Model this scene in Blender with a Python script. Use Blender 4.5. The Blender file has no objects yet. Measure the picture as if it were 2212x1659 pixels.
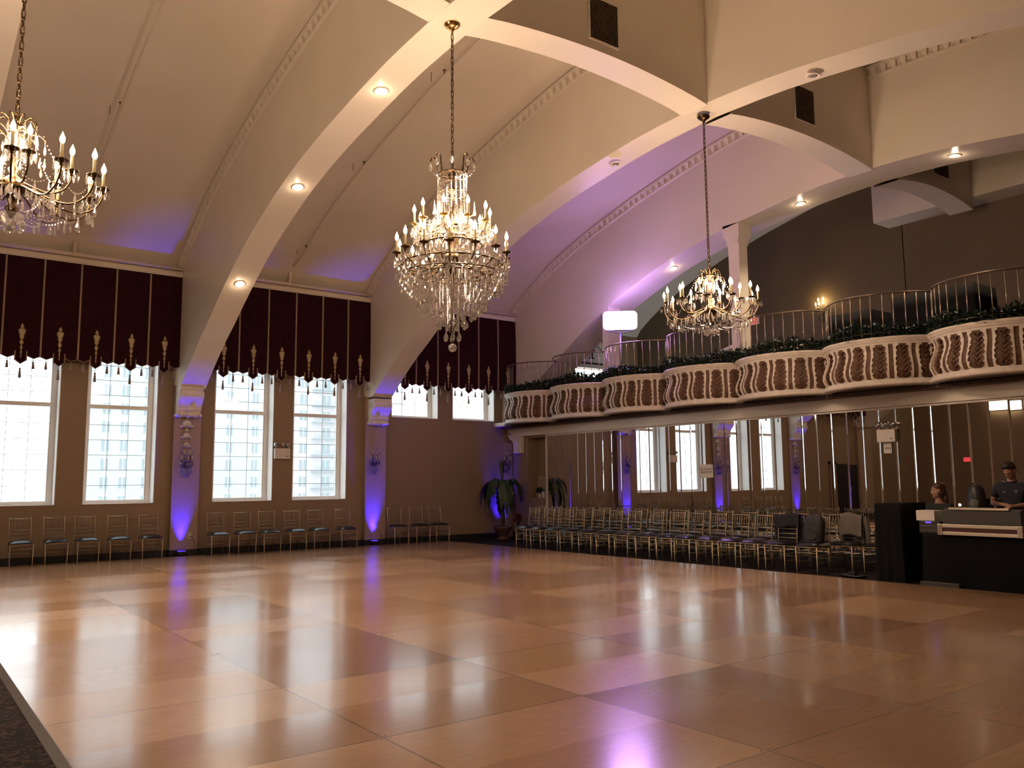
import bpy, bmesh, math, random
from mathutils import Vector, Matrix, Euler
random.seed(11)
PI = math.pi
SC = bpy.context.scene
COL = SC.collection

# ------------------------------------------------------------------ camera
cam_data = bpy.data.cameras.new('camera')
cam_data.sensor_width = 36.0
cam_data.lens = 1809.0 / 2212.0 * 36.0
cam_data.clip_end = 600
cam = bpy.data.objects.new('camera', cam_data)
COL.objects.link(cam)
vx = Vector((3540 - 1106, -(1019 - 829.5), -1809.0)).normalized()
vy = Vector((-256 - 1106, -(1054.5 - 829.5), -1809.0)).normalized()
vz = vx.cross(vy).normalized()
vy = vz.cross(vx)
cam.matrix_world = Matrix.Translation((0, 0, 1.5)) @ Matrix((vx, vy, vz)).to_4x4()
SC.camera = cam

# ------------------------------------------------------------------ view, sky
SC.view_settings.view_transform = 'Standard'
SC.view_settings.look = 'None'
SC.view_settings.exposure = 0.58
SC.view_settings.gamma = 1.0
SC.view_settings.use_curve_mapping = False
SC.cycles.use_denoising = True
SC.cycles.max_bounces = 10
SC.cycles.diffuse_bounces = 4
SC.cycles.glossy_bounces = 5
SC.cycles.transmission_bounces = 6
SC.cycles.transparent_max_bounces = 24
SC.cycles.sample_clamp_indirect = 6.0
SC.cycles.caustics_reflective = False
SC.cycles.caustics_refractive = False
world = bpy.data.worlds.new('overcast_sky')
SC.world = world
world.use_nodes = True
bg = world.node_tree.nodes['Background']
bg.inputs[0].default_value = (0.90, 0.97, 1.0, 1)
bg.inputs[1].default_value = 2.7

WARM = (1.0, 0.685, 0.455)


def light(name, kind, loc, energy, color, parent=None, size=0.1, rot=None, spot=None, blend=0.5):
    d = bpy.data.lights.new(name, kind)
    d.energy = energy
    d.color = color
    if kind == 'AREA':
        d.shape = 'RECTANGLE'
        d.size, d.size_y = size
    else:
        d.shadow_soft_size = size
    if kind == 'SPOT':
        d.spot_size = spot
        d.spot_blend = blend
    o = bpy.data.objects.new(name, d)
    COL.objects.link(o)
    o.location = loc
    if rot is not None:
        o.rotation_euler = rot
    if parent is not None:
        o.parent = parent
    return o


def aim(v):
    return Vector(v).to_track_quat('-Z', 'Y').to_euler()


# daylight comes in through the window openings (sampling portals for the sky)
WINDOWS = [(1.43, 2.83, 1.12, 5.0), (3.33, 4.73, 1.12, 5.0), (5.97, 7.36, 1.12, 5.0),
           (7.85, 9.25, 1.12, 5.0), (10.51, 11.93, 3.21, 5.0), (12.40, 13.80, 3.21, 5.0)]
for (a, b, c, d_) in WINDOWS:
    p = light('daylight_portal', 'AREA', ((a + b) / 2, 19.74, (c + d_) / 2), 1, (1, 1, 1), size=(b - a, d_ - c), rot=aim((0, -1, 0)))
    p.data.cycles.is_portal = True

# ------------------------------------------------------------------ materials
MATS = {}


def mat(name, col, rough=0.5, metal=0.0, noise=None, bump=None, emit=None, spec=0.5, coat=0.0, trans=0.0):
    m = bpy.data.materials.new(name)
    m.use_nodes = True
    nt = m.node_tree
    b = nt.nodes['Principled BSDF']
    b.inputs['Base Color'].default_value = (*col, 1)
    b.inputs['Roughness'].default_value = rough
    b.inputs['Metallic'].default_value = metal
    b.inputs['Specular IOR Level'].default_value = spec
    b.inputs['Coat Weight'].default_value = coat
    b.inputs['Coat Roughness'].default_value = 0.12
    b.inputs['Transmission Weight'].default_value = trans
    if emit:
        b.inputs['Emission Color'].default_value = (*emit[0], 1)
        b.inputs['Emission Strength'].default_value = emit[1]
    if noise or bump:
        tc = nt.nodes.new('ShaderNodeTexCoord')
    if noise:
        sc, amt = noise[:2]
        n = nt.nodes.new('ShaderNodeTexNoise')
        n.inputs['Scale'].default_value = sc
        n.inputs['Detail'].default_value = 5
        mp = nt.nodes.new('ShaderNodeMapping')
        mp.inputs['Scale'].default_value = noise[2] if len(noise) > 2 else (1, 1, 1)
        nt.links.new(tc.outputs['Object'], mp.inputs['Vector'])
        nt.links.new(mp.outputs['Vector'], n.inputs['Vector'])
        r = nt.nodes.new('ShaderNodeValToRGB')
        r.color_ramp.elements[0].position = 0.3
        r.color_ramp.elements[1].position = 0.7
        lo = noise[3] if len(noise) > 3 else tuple(c * (1 - amt) for c in col)
        r.color_ramp.elements[0].color = (*lo, 1)
        r.color_ramp.elements[1].color = (*tuple(min(1, c * (1 + amt * 0.5)) for c in col), 1)
        nt.links.new(n.outputs['Fac'], r.inputs['Fac'])
        nt.links.new(r.outputs['Color'], b.inputs['Base Color'])
    if bump:
        n2 = nt.nodes.new('ShaderNodeTexNoise')
        n2.inputs['Scale'].default_value = bump[0]
        n2.inputs['Detail'].default_value = 4
        nt.links.new(tc.outputs['Object'], n2.inputs['Vector'])
        bp = nt.nodes.new('ShaderNodeBump')
        bp.inputs['Strength'].default_value = bump[1]
        bp.inputs['Distance'].default_value = 0.02
        nt.links.new(n2.outputs['Fac'], bp.inputs['Height'])
        nt.links.new(bp.outputs['Normal'], b.inputs['Normal'])
    MATS[name] = m
    return m


mat('ceiling_paint', (0.70, 0.64, 0.55), 0.42, noise=(0.45, 0.10), bump=(1.2, 0.08))
mat('rib_paint', (0.76, 0.70, 0.61), 0.30, noise=(0.8, 0.06), bump=(2.5, 0.10))
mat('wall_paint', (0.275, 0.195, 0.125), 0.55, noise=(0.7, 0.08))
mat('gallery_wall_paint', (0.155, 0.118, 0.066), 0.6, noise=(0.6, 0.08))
mat('pilaster_paint', (0.36, 0.26, 0.19), 0.55, noise=(0.9, 0.06))
mat('plaster_white', (0.74, 0.68, 0.62), 0.5, noise=(9, 0.14), bump=(30, 0.15))
mat('window_white', (0.82, 0.78, 0.74), 0.4, noise=(3, 0.05))
mat('black_base', (0.012, 0.011, 0.012), 0.5)
mat('lead_bar', (0.5, 0.5, 0.5), 0.5)
mat('burgundy_velvet', (0.026, 0.005, 0.009), 0.9, noise=(5, 0.3), spec=0.15)
mat('braid', (0.30, 0.215, 0.16), 0.7, noise=(60, 0.25))
mat('applique', (0.46, 0.36, 0.20), 0.5, noise=(40, 0.3))
mat('tassel_thread', (0.27, 0.21, 0.16), 0.75, noise=(50, 0.3, (8, 8, 0.6)))
mat('chair_gold', (0.41, 0.34, 0.235), 0.36, 0.85)
mat('black_vinyl', (0.014, 0.014, 0.017), 0.32, bump=(14, 0.12))
mat('brass', (0.78, 0.52, 0.20), 0.22, 1.0)
mat('antique_brass', (0.10, 0.062, 0.03), 0.32, 1.0)
mat('silver_metal', (0.72, 0.70, 0.68), 0.25, 1.0)
mat('candle_sleeve_glow', (0.30, 0.23, 0.13), 0.6, emit=((1.0, 0.62, 0.22), 0.22))  # faint warm emission stands in for bulb light on the sleeve
mat('candle_sleeve_unlit', (0.62, 0.56, 0.46), 0.5)
mat('bulb_lit', (1, 0.9, 0.7), 0.3, emit=((1.0, 0.80, 0.46), 16.0))
mat('downlight_lit', (1, 1, 1), 0.3, emit=((1.0, 0.86, 0.58), 12.0))
mat('downlight_unlit', (0.20, 0.18, 0.17), 0.25)
mat('black_plastic', (0.012, 0.012, 0.013), 0.4)
mat('black_cloth', (0.004, 0.004, 0.0045), 0.9, spec=0.2, noise=(3, 0.3))
mat('white_plastic', (0.74, 0.70, 0.66), 0.4)
mat('paper', (0.72, 0.69, 0.65), 0.7)
mat('ink', (0.06, 0.055, 0.05), 0.7)
mat('red_exit', (0.6, 0.05, 0.06), 0.4, emit=((1.0, 0.06, 0.08), 0.8))
mat('blue_led', (0.1, 0.05, 0.9), 0.4, emit=((0.05, 0.02, 1.0), 3.0))
mat('flood_face', (0.9, 0.8, 1), 0.4, emit=((0.62, 0.33, 1.0), 48.0))
mat('warm_diffuser', (1, 1, 1), 0.4, emit=((1.0, 0.86, 0.58), 9.0))
mat('fluorescent', (1, 1, 1), 0.4, emit=((0.85, 0.93, 1.0), 3.5))
mat('gallery_plaster', (0.14, 0.072, 0.042), 0.6, noise=(14, 0.45), bump=(26, 0.5))
mat('dark_mould', (0.10, 0.055, 0.036), 0.6, noise=(40, 0.5))
mat('leaf_plastic', (0.008, 0.026, 0.018), 0.5, noise=(6, 0.4))
mat('palm_leaf', (0.012, 0.036, 0.016), 0.45, noise=(8, 0.35))
mat('palm_trunk', (0.05, 0.033, 0.022), 0.8, noise=(20, 0.5, (1, 1, 6)))
mat('terracotta', (0.10, 0.05, 0.035), 0.6, noise=(8, 0.3))
mat('flower_red', (0.10, 0.008, 0.012), 0.6)
mat('rail_bronze', (0.16, 0.11, 0.075), 0.35, 0.8)
mat('rail_bar', (0.42, 0.34, 0.26), 0.32, 0.8)
mat('skin', (0.42, 0.235, 0.165), 0.5, noise=(30, 0.08))
mat('navy_shirt', (0.010, 0.013, 0.030), 0.8)
mat('dark_green_shirt', (0.016, 0.022, 0.021), 0.85)
mat('dark_trousers', (0.012, 0.012, 0.014), 0.85)
mat('hair_dark', (0.018, 0.009, 0.006), 0.55, noise=(40, 0.4, (1, 1, 0.2)))
mat('hair_auburn', (0.055, 0.016, 0.008), 0.5, noise=(40, 0.4, (1, 1, 0.2)))
mat('eye_white', (0.035, 0.022, 0.018), 0.35)
mat('aluminium', (0.78, 0.74, 0.66), 0.35, 0.9)
mat('case_laminate', (0.07, 0.022, 0.022), 0.45)
mat('mixer_grey', (0.055, 0.052, 0.050), 0.5)
mat('grey_knit', (0.17, 0.155, 0.14), 0.95, noise=(60, 0.25), bump=(90, 0.4))
mat('navy_jacket', (0.010, 0.010, 0.018), 0.85, noise=(10, 0.3))
mat('charcoal_nylon', (0.020, 0.020, 0.021), 0.7, noise=(12, 0.3), bump=(20, 0.2))
mat('facade_grey', (0.34, 0.385, 0.40), 0.8, noise=(0.15, 0.06))
mat('facade_pink', (0.42, 0.33, 0.33), 0.8, noise=(0.2, 0.08))
mat('facade_dark', (0.09, 0.13, 0.15), 0.5)
mat('ground_outside', (0.35, 0.36, 0.36), 0.9)
mat('white_cloth', (0.62, 0.60, 0.58), 0.85)
mat('pipe_paint', (0.66, 0.58, 0.50), 0.5)
mat('vent_dark', (0.015, 0.014, 0.013), 0.7)
mat('floor_edge', (0.07, 0.065, 0.066), 0.45, 0.5)


def special(name):
    m = bpy.data.materials.new(name)
    m.use_nodes = True
    nt = m.node_tree
    for n in list(nt.nodes):
        nt.nodes.remove(n)
    out = nt.nodes.new('ShaderNodeOutputMaterial')
    MATS[name] = m
    return nt, out


def node(nt, kind, **inp):
    n = nt.nodes.new(kind)
    for k, v in inp.items():
        n.inputs[k.replace('_', ' ')].default_value = v
    return n


# crystal: clear, glossy facets
nt, out = special('crystal')
tr = node(nt, 'ShaderNodeBsdfTransparent')
tr.inputs[0].default_value = (0.93, 0.91, 0.88, 1)
gl = node(nt, 'ShaderNodeBsdfGlossy')
gl.inputs['Color'].default_value = (0.50, 0.48, 0.51, 1)
gl.inputs['Roughness'].default_value = 0.06
tl = node(nt, 'ShaderNodeBsdfTranslucent')
tl.inputs[0].default_value = (0.9, 0.86, 0.8, 1)
mx0 = node(nt, 'ShaderNodeMixShader')
mx0.inputs[0].default_value = 0.22
nt.links.new(gl.outputs[0], mx0.inputs[1])
nt.links.new(tl.outputs[0], mx0.inputs[2])
mx = node(nt, 'ShaderNodeMixShader')
mx.inputs[0].default_value = 0.54
nt.links.new(tr.outputs[0], mx.inputs[1])
nt.links.new(mx0.outputs[0], mx.inputs[2])
nt.links.new(mx.outputs[0], out.inputs[0])

# window glass: old sheet glass with a little veil
nt, out = special('window_glass')
tr = node(nt, 'ShaderNodeBsdfTransparent')
tr.inputs[0].default_value = (0.94, 0.97, 0.98, 1)
gl = node(nt, 'ShaderNodeBsdfGlossy')
gl.inputs['Roughness'].default_value = 0.05
tl = node(nt, 'ShaderNodeBsdfTranslucent')
tl.inputs[0].default_value = (0.9, 0.98, 1, 1)
m1 = node(nt, 'ShaderNodeMixShader')
m1.inputs[0].default_value = 0.14
nt.links.new(tr.outputs[0], m1.inputs[1])
nt.links.new(tl.outputs[0], m1.inputs[2])
m2 = node(nt, 'ShaderNodeMixShader')
m2.inputs[0].default_value = 0.05
nt.links.new(m1.outputs[0], m2.inputs[1])
nt.links.new(gl.outputs[0], m2.inputs[2])
nt.links.new(m2.outputs[0], out.inputs[0])

# mirror
nt, out = special('mirror_glass')
gl = node(nt, 'ShaderNodeBsdfGlossy')
gl.inputs['Color'].default_value = (0.72, 0.71, 0.69, 1)
gl.inputs['Roughness'].default_value = 0.0
nt.links.new(gl.outputs[0], out.inputs[0])
nt, out = special('mirror_bevel')
gl = node(nt, 'ShaderNodeBsdfGlossy')
gl.inputs['Color'].default_value = (0.85, 0.85, 0.85, 1)
gl.inputs['Roughness'].default_value = 0.03
nt.links.new(gl.outputs[0], out.inputs[0])


# dance floor: square plywood panels, each with its own tone, screws and seams
def dance_floor_material():
    m = bpy.data.materials.new('dance_floor_wood')
    m.use_nodes = True
    nt = m.node_tree
    L = nt.links.new
    b = nt.nodes['Principled BSDF']
    geo = nt.nodes.new('ShaderNodeTexCoord')
    sep = nt.nodes.new('ShaderNodeSeparateXYZ')
    L(geo.outputs['Object'], sep.inputs[0])

    def math_(op, a, v=None, c=None):
        n = nt.nodes.new('ShaderNodeMath')
        n.operation = op
        for i, x in enumerate((a, v, c)):
            if x is None:
                continue
            if isinstance(x, (int, float)):
                n.inputs[i].default_value = x
            else:
                L(x, n.inputs[i])
        return n.outputs[0]
    u = math_('DIVIDE', math_('SUBTRACT', sep.outputs[0], 0.91), 1.569)
    v = math_('DIVIDE', math_('SUBTRACT', sep.outputs[1], 3.05), 1.569)
    fu, fv = math_('FLOOR', u), math_('FLOOR', v)
    hv = math_('FLOOR', math_('MULTIPLY', v, 2.0))
    ru, rv = math_('FRACT', u), math_('FRACT', v)
    rh = math_('FRACT', math_('MULTIPLY', v, 2.0))
    cmb = nt.nodes.new('ShaderNodeCombineXYZ')
    L(fu, cmb.inputs[0]); L(fv, cmb.inputs[1])
    wn = nt.nodes.new('ShaderNodeTexWhiteNoise')
    wn.noise_dimensions = '3D'
    L(cmb.outputs[0], wn.inputs['Vector'])
    cmb2 = nt.nodes.new('ShaderNodeCombineXYZ')
    L(math_('FLOOR', math_('MULTIPLY', u, 1.0)), cmb2.inputs[0]); L(hv, cmb2.inputs[1]); cmb2.inputs[2].default_value = 5.0
    wn2 = nt.nodes.new('ShaderNodeTexWhiteNoise')
    wn2.noise_dimensions = '3D'
    L(cmb2.outputs[0], wn2.inputs['Vector'])
    tone = math_('ADD', math_('MULTIPLY', wn.outputs[0], 0.7), math_('MULTIPLY', wn2.outputs[0], 0.3))
    ramp = nt.nodes.new('ShaderNodeValToRGB')
    ramp.color_ramp.elements[0].position = 0.15
    ramp.color_ramp.elements[0].color = (0.235, 0.135, 0.080, 1)
    ramp.color_ramp.elements[1].position = 0.9
    ramp.color_ramp.elements[1].color = (0.40, 0.255, 0.140, 1)
    L(tone, ramp.inputs[0])
    # grain and wear
    mp = nt.nodes.new('ShaderNodeMapping')
    mp.inputs['Scale'].default_value = (3.0, 14.0, 1.0)
    L(geo.outputs['Object'], mp.inputs[0])
    gn = nt.nodes.new('ShaderNodeTexNoise')
    gn.inputs['Scale'].default_value = 2.2
    gn.inputs['Detail'].default_value = 6
    L(mp.outputs[0], gn.inputs['Vector'])
    gr = nt.nodes.new('ShaderNodeMapRange')
    gr.inputs[1].default_value = 0.3; gr.inputs[2].default_value = 0.7
    gr.inputs[3].default_value = 0.93; gr.inputs[4].default_value = 1.05
    L(gn.outputs['Fac'], gr.inputs[0])
    mul = nt.nodes.new('ShaderNodeMix')
    mul.data_type = 'RGBA'; mul.blend_type = 'MULTIPLY'
    mul.inputs[0].default_value = 1.0
    L(ramp.outputs[0], mul.inputs[6]); L(gr.outputs[0], mul.inputs[7])
    # seams
    def edge(r, w):
        return math_('LESS_THAN', math_('MINIMUM', r, math_('SUBTRACT', 1.0, r)), w)
    seam = math_('MAXIMUM', edge(ru, 0.0045), edge(rv, 0.0045))
    mx = nt.nodes.new('ShaderNodeMix')
    mx.data_type = 'RGBA'
    L(math_('MULTIPLY', seam, 0.75), mx.inputs[0])
    L(mul.outputs[2], mx.inputs[6])
    mx.inputs[7].default_value = (0.10, 0.055, 0.03, 1)
    L(mx.outputs[2], b.inputs['Base Color'])
    # roughness varies with wear and from panel to panel
    wr = nt.nodes.new('ShaderNodeTexNoise')
    wr.inputs['Scale'].default_value = 1.6
    wr.inputs['Detail'].default_value = 6
    L(geo.outputs['Object'], wr.inputs['Vector'])
    rr = math_('ADD', math_('MULTIPLY', wr.outputs['Fac'], 0.10), math_('MULTIPLY_ADD', wn2.outputs[0], 0.08, 0.125))
    L(rr, b.inputs['Roughness'])
    b.inputs['Specular IOR Level'].default_value = 0.5
    b.inputs['Coat Weight'].default_value = 0.2
    b.inputs['Coat Roughness'].default_value = 0.10
    bn = nt.nodes.new('ShaderNodeTexNoise')
    bn.inputs['Scale'].default_value = 9
    bn.inputs['Detail'].default_value = 3
    L(geo.outputs['Object'], bn.inputs['Vector'])
    bp = nt.nodes.new('ShaderNodeBump')
    bp.inputs['Strength'].default_value = 0.018
    bp.inputs['Distance'].default_value = 0.02
    L(bn.outputs['Fac'], bp.inputs['Height'])
    L(bp.outputs['Normal'], b.inputs['Normal'])
    MATS['dance_floor_wood'] = m


dance_floor_material()


def carpet_material():
    m = mat('carpet', (0.020, 0.017, 0.019), 0.95, bump=(120, 0.5), spec=0.1)
    nt = m.node_tree
    b = nt.nodes['Principled BSDF']
    tc = nt.nodes.new('ShaderNodeTexCoord')
    v = nt.nodes.new('ShaderNodeTexNoise')
    v.inputs['Scale'].default_value = 7
    v.inputs['Distortion'].default_value = 3.5
    nt.links.new(tc.outputs['Object'], v.inputs['Vector'])
    r = nt.nodes.new('ShaderNodeValToRGB')
    r.color_ramp.elements[0].position = 0.52
    r.color_ramp.elements[0].color = (0.012, 0.010, 0.012, 1)
    r.color_ramp.elements[1].position = 0.60
    r.color_ramp.elements[1].color = (0.045, 0.030, 0.028, 1)
    nt.links.new(v.outputs['Fac'], r.inputs[0])
    nt.links.new(r.outputs[0], b.inputs['Base Color'])


carpet_material()


# ------------------------------------------------------------------ mesh builder
class MB:
    def __init__(self):
        self.v, self.f, self.mi, self.sm = [], [], [], []

    def add(self, vs, fs, mi=0, smooth=False):
        o = len(self.v)
        self.v += [tuple(p) for p in vs]
        for f in fs:
            self.f.append(tuple(i + o for i in f))
            self.mi.append(mi)
            self.sm.append(smooth)
        return self

    def box(self, x0, y0, z0, x1, y1, z1, mi=0):
        v = [(x0, y0, z0), (x1, y0, z0), (x1, y1, z0), (x0, y1, z0), (x0, y0, z1), (x1, y0, z1), (x1, y1, z1), (x0, y1, z1)]
        return self.add(v, [(3, 2, 1, 0), (4, 5, 6, 7), (0, 1, 5, 4), (1, 2, 6, 5), (2, 3, 7, 6), (3, 0, 4, 7)], mi)

    def tube(self, pts, r, n=8, closed=False, mi=0, smooth=True, flat=1.0):
        pts = [Vector(p) for p in pts]
        N = len(pts)
        rs = r if isinstance(r, (list, tuple)) else [r] * N
        T = []
        for i in range(N):
            a = pts[(i - 1) % N] if (closed or i > 0) else pts[i]
            b = pts[(i + 1) % N] if (closed or i < N - 1) else pts[i]
            t = (b - a)
            T.append(t.normalized() if t.length > 1e-9 else Vector((0, 0, 1)))
        up = Vector((0, 0, 1)) if abs(T[0].z) < 0.9 else Vector((1, 0, 0))
        nrm = (up - T[0] * up.dot(T[0])).normalized()
        vs, fs = [], []
        for i in range(N):
            nrm = (nrm - T[i] * nrm.dot(T[i]))
            nrm = nrm.normalized() if nrm.length > 1e-6 else T[i].orthogonal().normalized()
            bi = T[i].cross(nrm)
            for k in range(n):
                a = 2 * PI * k / n
                vs.append(pts[i] + (nrm * math.cos(a) + bi * math.sin(a) * flat) * rs[i])
        for i in range(N if closed else N - 1):
            j = (i + 1) % N
            for k in range(n):
                k2 = (k + 1) % n
                fs.append((i * n + k, i * n + k2, j * n + k2, j * n + k))
        if not closed:
            fs.append(tuple(range(n - 1, -1, -1)))
            fs.append(tuple((N - 1) * n + k for k in range(n)))
        return self.add(vs, fs, mi, smooth)

    def lathe(self, prof, c=(0, 0, 0), n=16, mi=0, smooth=True, M=None, sx=1.0, sy=1.0):
        vs, fs = [], []
        for (r, z) in prof:
            for k in range(n):
                a = 2 * PI * k / n
                p = Vector((r * math.cos(a) * sx, r * math.sin(a) * sy, z))
                if M is not None:
                    p = M @ p
                vs.append((p.x + c[0], p.y + c[1], p.z + c[2]))
        m = len(prof)
        for i in range(m - 1):
            for k in range(n):
                k2 = (k + 1) % n
                fs.append((i * n + k, i * n + k2, (i + 1) * n + k2, (i + 1) * n + k))
        fs.append(tuple(range(n - 1, -1, -1)))
        fs.append(tuple((m - 1) * n + k for k in range(n)))
        return self.add(vs, fs, mi, smooth)

    def sphere(self, c, r, nu=12, nv=8, mi=0, smooth=True, M=None):
        rx, ry, rz = r if isinstance(r, (tuple, list)) else (r, r, r)
        vs = []
        for i in range(1, nv):
            t = PI * i / nv
            for k in range(nu):
                a = 2 * PI * k / nu
                vs.append(Vector((rx * math.sin(t) * math.cos(a), ry * math.sin(t) * math.sin(a), rz * math.cos(t))))
        vs += [Vector((0, 0, rz)), Vector((0, 0, -rz))]
        fs = []
        for i in range(nv - 2):
            for k in range(nu):
                k2 = (k + 1) % nu
                fs.append((i * nu + k, (i + 1) * nu + k, (i + 1) * nu + k2, i * nu + k2))
        T, B = len(vs) - 2, len(vs) - 1
        for k in range(nu):
            k2 = (k + 1) % nu
            fs.append((T, k, k2))
            fs.append((B, (nv - 2) * nu + k2, (nv - 2) * nu + k))
        out = []
        for p in vs:
            if M is not None:
                p = M @ p
            out.append((p.x + c[0], p.y + c[1], p.z + c[2]))
        return self.add(out, fs, mi, smooth)

    def prism(self, poly, axis, a, b, mi=0, smooth=False):
        n = len(poly)
        if axis == 'x':
            f = lambda p, t: (t, p[0], p[1])
        elif axis == 'y':
            f = lambda p, t: (p[0], t, p[1])
        else:
            f = lambda p, t: (p[0], p[1], t)
        vs = [f(p, a) for p in poly] + [f(p, b) for p in poly]
        self.add(vs, [tuple(range(n - 1, -1, -1)), tuple(range(n, 2 * n))], mi, False)
        o = len(self.v) - 2 * n
        for i in range(n):
            j = (i + 1) % n
            self.f.append((o + i, o + j, o + n + j, o + n + i))
            self.mi.append(mi)
            self.sm.append(smooth)
        return self

    def drop(self, c, h, r, n=6, mi=0):
        """faceted teardrop hanging below c"""
        x, y, z = c
        rings = ((0.35, 0.22), (0.92, 0.60), (0.80, 0.84))
        vs = [(x, y, z)]
        for (rr, t) in rings:
            for k in range(n):
                a = 2 * PI * k / n
                vs.append((x + r * rr * math.cos(a), y + r * rr * math.sin(a), z - h * t))
        vs.append((x, y, z - h))
        q = len(rings)
        fs = []
        for k in range(n):
            k2 = (k + 1) % n
            fs.append((0, 1 + k, 1 + k2))
            for i in range(q - 1):
                fs.append((1 + i * n + k, 1 + (i + 1) * n + k, 1 + (i + 1) * n + k2, 1 + i * n + k2))
            fs.append((1 + (q - 1) * n + k, q * n + 1, 1 + (q - 1) * n + k2))
        return self.add(vs, fs, mi, False)

    def bead(self, c, r, mi=0):
        x, y, z = c
        vs = [(x + r, y, z), (x - r, y, z), (x, y + r, z), (x, y - r, z), (x, y, z + r), (x, y, z - r)]
        return self.add(vs, [(0, 2, 4), (2, 1, 4), (1, 3, 4), (3, 0, 4), (2, 0, 5), (1, 2, 5), (3, 1, 5), (0, 3, 5)], mi)

    def merge(self, other, M=None):
        o = len(self.v)
        for p in other.v:
            p = Vector(p)
            if M is not None:
                p = M @ p
            self.v.append(tuple(p))
        for f, mi, s in zip(other.f, other.mi, other.sm):
            self.f.append(tuple(i + o for i in f))
            self.mi.append(mi)
            self.sm.append(s)
        return self

    def build(self, name, mats, parent=None, loc=(0, 0, 0), rot=None, recalc=True):
        me = bpy.data.meshes.new(name)
        me.from_pydata(self.v, [], self.f)
        if isinstance(mats, str):
            mats = [mats]
        for m in mats:
            me.materials.append(MATS[m])
        me.polygons.foreach_set('material_index', self.mi)
        me.polygons.foreach_set('use_smooth', self.sm)
        me.update()
        if recalc:
            bm = bmesh.new()
            bm.from_mesh(me)
            bmesh.ops.recalc_face_normals(bm, faces=bm.faces)
            bm.to_mesh(me)
            bm.free()
        o = bpy.data.objects.new(name, me)
        COL.objects.link(o)
        o.location = loc
        if rot is not None:
            o.rotation_euler = rot
        if parent is not None:
            o.parent = parent
        return o


def bevel(o, w=0.01, seg=2):
    b = o.modifiers.new('bevel', 'BEVEL')
    b.width = w
    b.segments = seg
    b.limit_method = 'ANGLE'
    return o


def tag(o, label, cat, group=None, kind=None):
    o['label'] = label
    o['category'] = cat
    if group:
        o['group'] = group
    if kind:
        o['kind'] = kind
    return o


def thing(name, label, cat, loc=(0, 0, 0), rotz=0.0, group=None):
    o = bpy.data.objects.new(name, None)
    o.empty_display_size = 0.1
    COL.objects.link(o)
    o.location = loc
    o.rotation_euler = (0, 0, rotz)
    return tag(o, label, cat, group)


def struct(name, mb, mats, parent=None):
    o = mb.build(name, mats, parent)
    if parent is None:
        o['kind'] = 'structure'
    return o


def struct_root(name):
    o = bpy.data.objects.new(name, None)
    COL.objects.link(o)
    o['kind'] = 'structure'
    return o


KIDS = {}


def dup(root, loc, rotz=0.0, label=None, group=None):
    def rec(src, parent):
        c = src.copy()
        COL.objects.link(c)
        if parent is not None:
            c.parent = parent
        for ch in [x for x in src.children]:
            rec(ch, c)
        return c
    r = rec(root, None)
    r.location = loc
    r.rotation_euler = (0, 0, rotz)
    if label:
        r['label'] = label
    if group:
        r['group'] = group
    return r


ORD = ['first', 'second', 'third', 'fourth', 'fifth', 'sixth', 'seventh', 'eighth', 'ninth', 'tenth', 'eleventh', 'twelfth', 'thirteenth', 'fourteenth', 'fifteenth', 'sixteenth']


def interp(curve, y):
    c = sorted(curve)
    if y <= c[0][0]:
        return c[0][1]
    for (a, za), (b, zb) in zip(c, c[1:]):
        if y <= b:
            return za + (zb - za) * (y - a) / (b - a)
    return c[-1][1]


# ------------------------------------------------------------------ room shell
GZ = -0.03          # carpet level; the dance floor top is z = 0
CY = 8.2            # centre line of the vault
struct('floor', MB().box(-9.2, -3.1, -0.25, 14.6, 19.7, GZ), 'carpet')

df = MB().box(0.91, -2.3, GZ, 11.89, 18.74, 0.0)
dance = df.build('dance_floor', 'dance_floor_wood')
tag(dance, 'large glossy portable dance floor of square plywood panels', 'dance floor')
ed = MB().prism([(0.865, GZ), (0.91, GZ), (0.91, 0.002)], 'y', -2.3, 18.74)
ed.prism([(11.89, GZ), (11.93, GZ), (11.89, 0.002)], 'y', -2.3, 18.74)
ed.prism([(18.74, GZ), (18.78, GZ), (18.74, 0.002)], 'x', 0.91, 11.89)
ed.build('edge_strip', 'floor_edge', dance)['label'] = 'grey metal ramp edge'
sc_ = MB()
for i in range(8):
    for j in range(-3, 11):
        for (dx, dy) in ((0.03, 0.03), (-0.03, 0.03), (0.03, -0.03), (-0.03, -0.03)):
            x, y = 0.91 + 1.569 * i + dx, 3.05 + 1.569 * j + dy
            if 0.95 < x < 11.85 and -2.2 < y < 18.7:
                sc_.lathe([(0.006, 0.0), (0.006, 0.0012)], (x, y, 0), 6)
sc_.build('screw', 'ink', dance)['kind'] = 'stuff'

# window wall
wn = MB()
ops = sorted(WINDOWS)
X0, X1 = -9.2, 19.9
YW, YO = 19.3, 19.75
prev = X0
for (a, b, c, d_) in ops:
    wn.box(prev, YW, GZ - 0.2, a, YO, 6.3)
    wn.box(a, YW, GZ - 0.2, b, YO, c)
    wn.box(a, YW, d_, b, YO, 6.3)
    prev = b
wn.box(prev, YW, GZ - 0.2, X1, YO, 6.3)
wn.box(X0, YW + 0.02, 6.3, X1, YO, 9.6)
struct('wall_north', wn, 'wall_paint')
struct('wall_south', MB().box(X0, -3.2, GZ - 0.2, X1, -2.9, 9.6), 'wall_paint')
struct('wall_west', MB().box(-9.2, -3.1, GZ - 0.2, -9.0, 19.4, 9.6), 'wall_paint')
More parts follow.
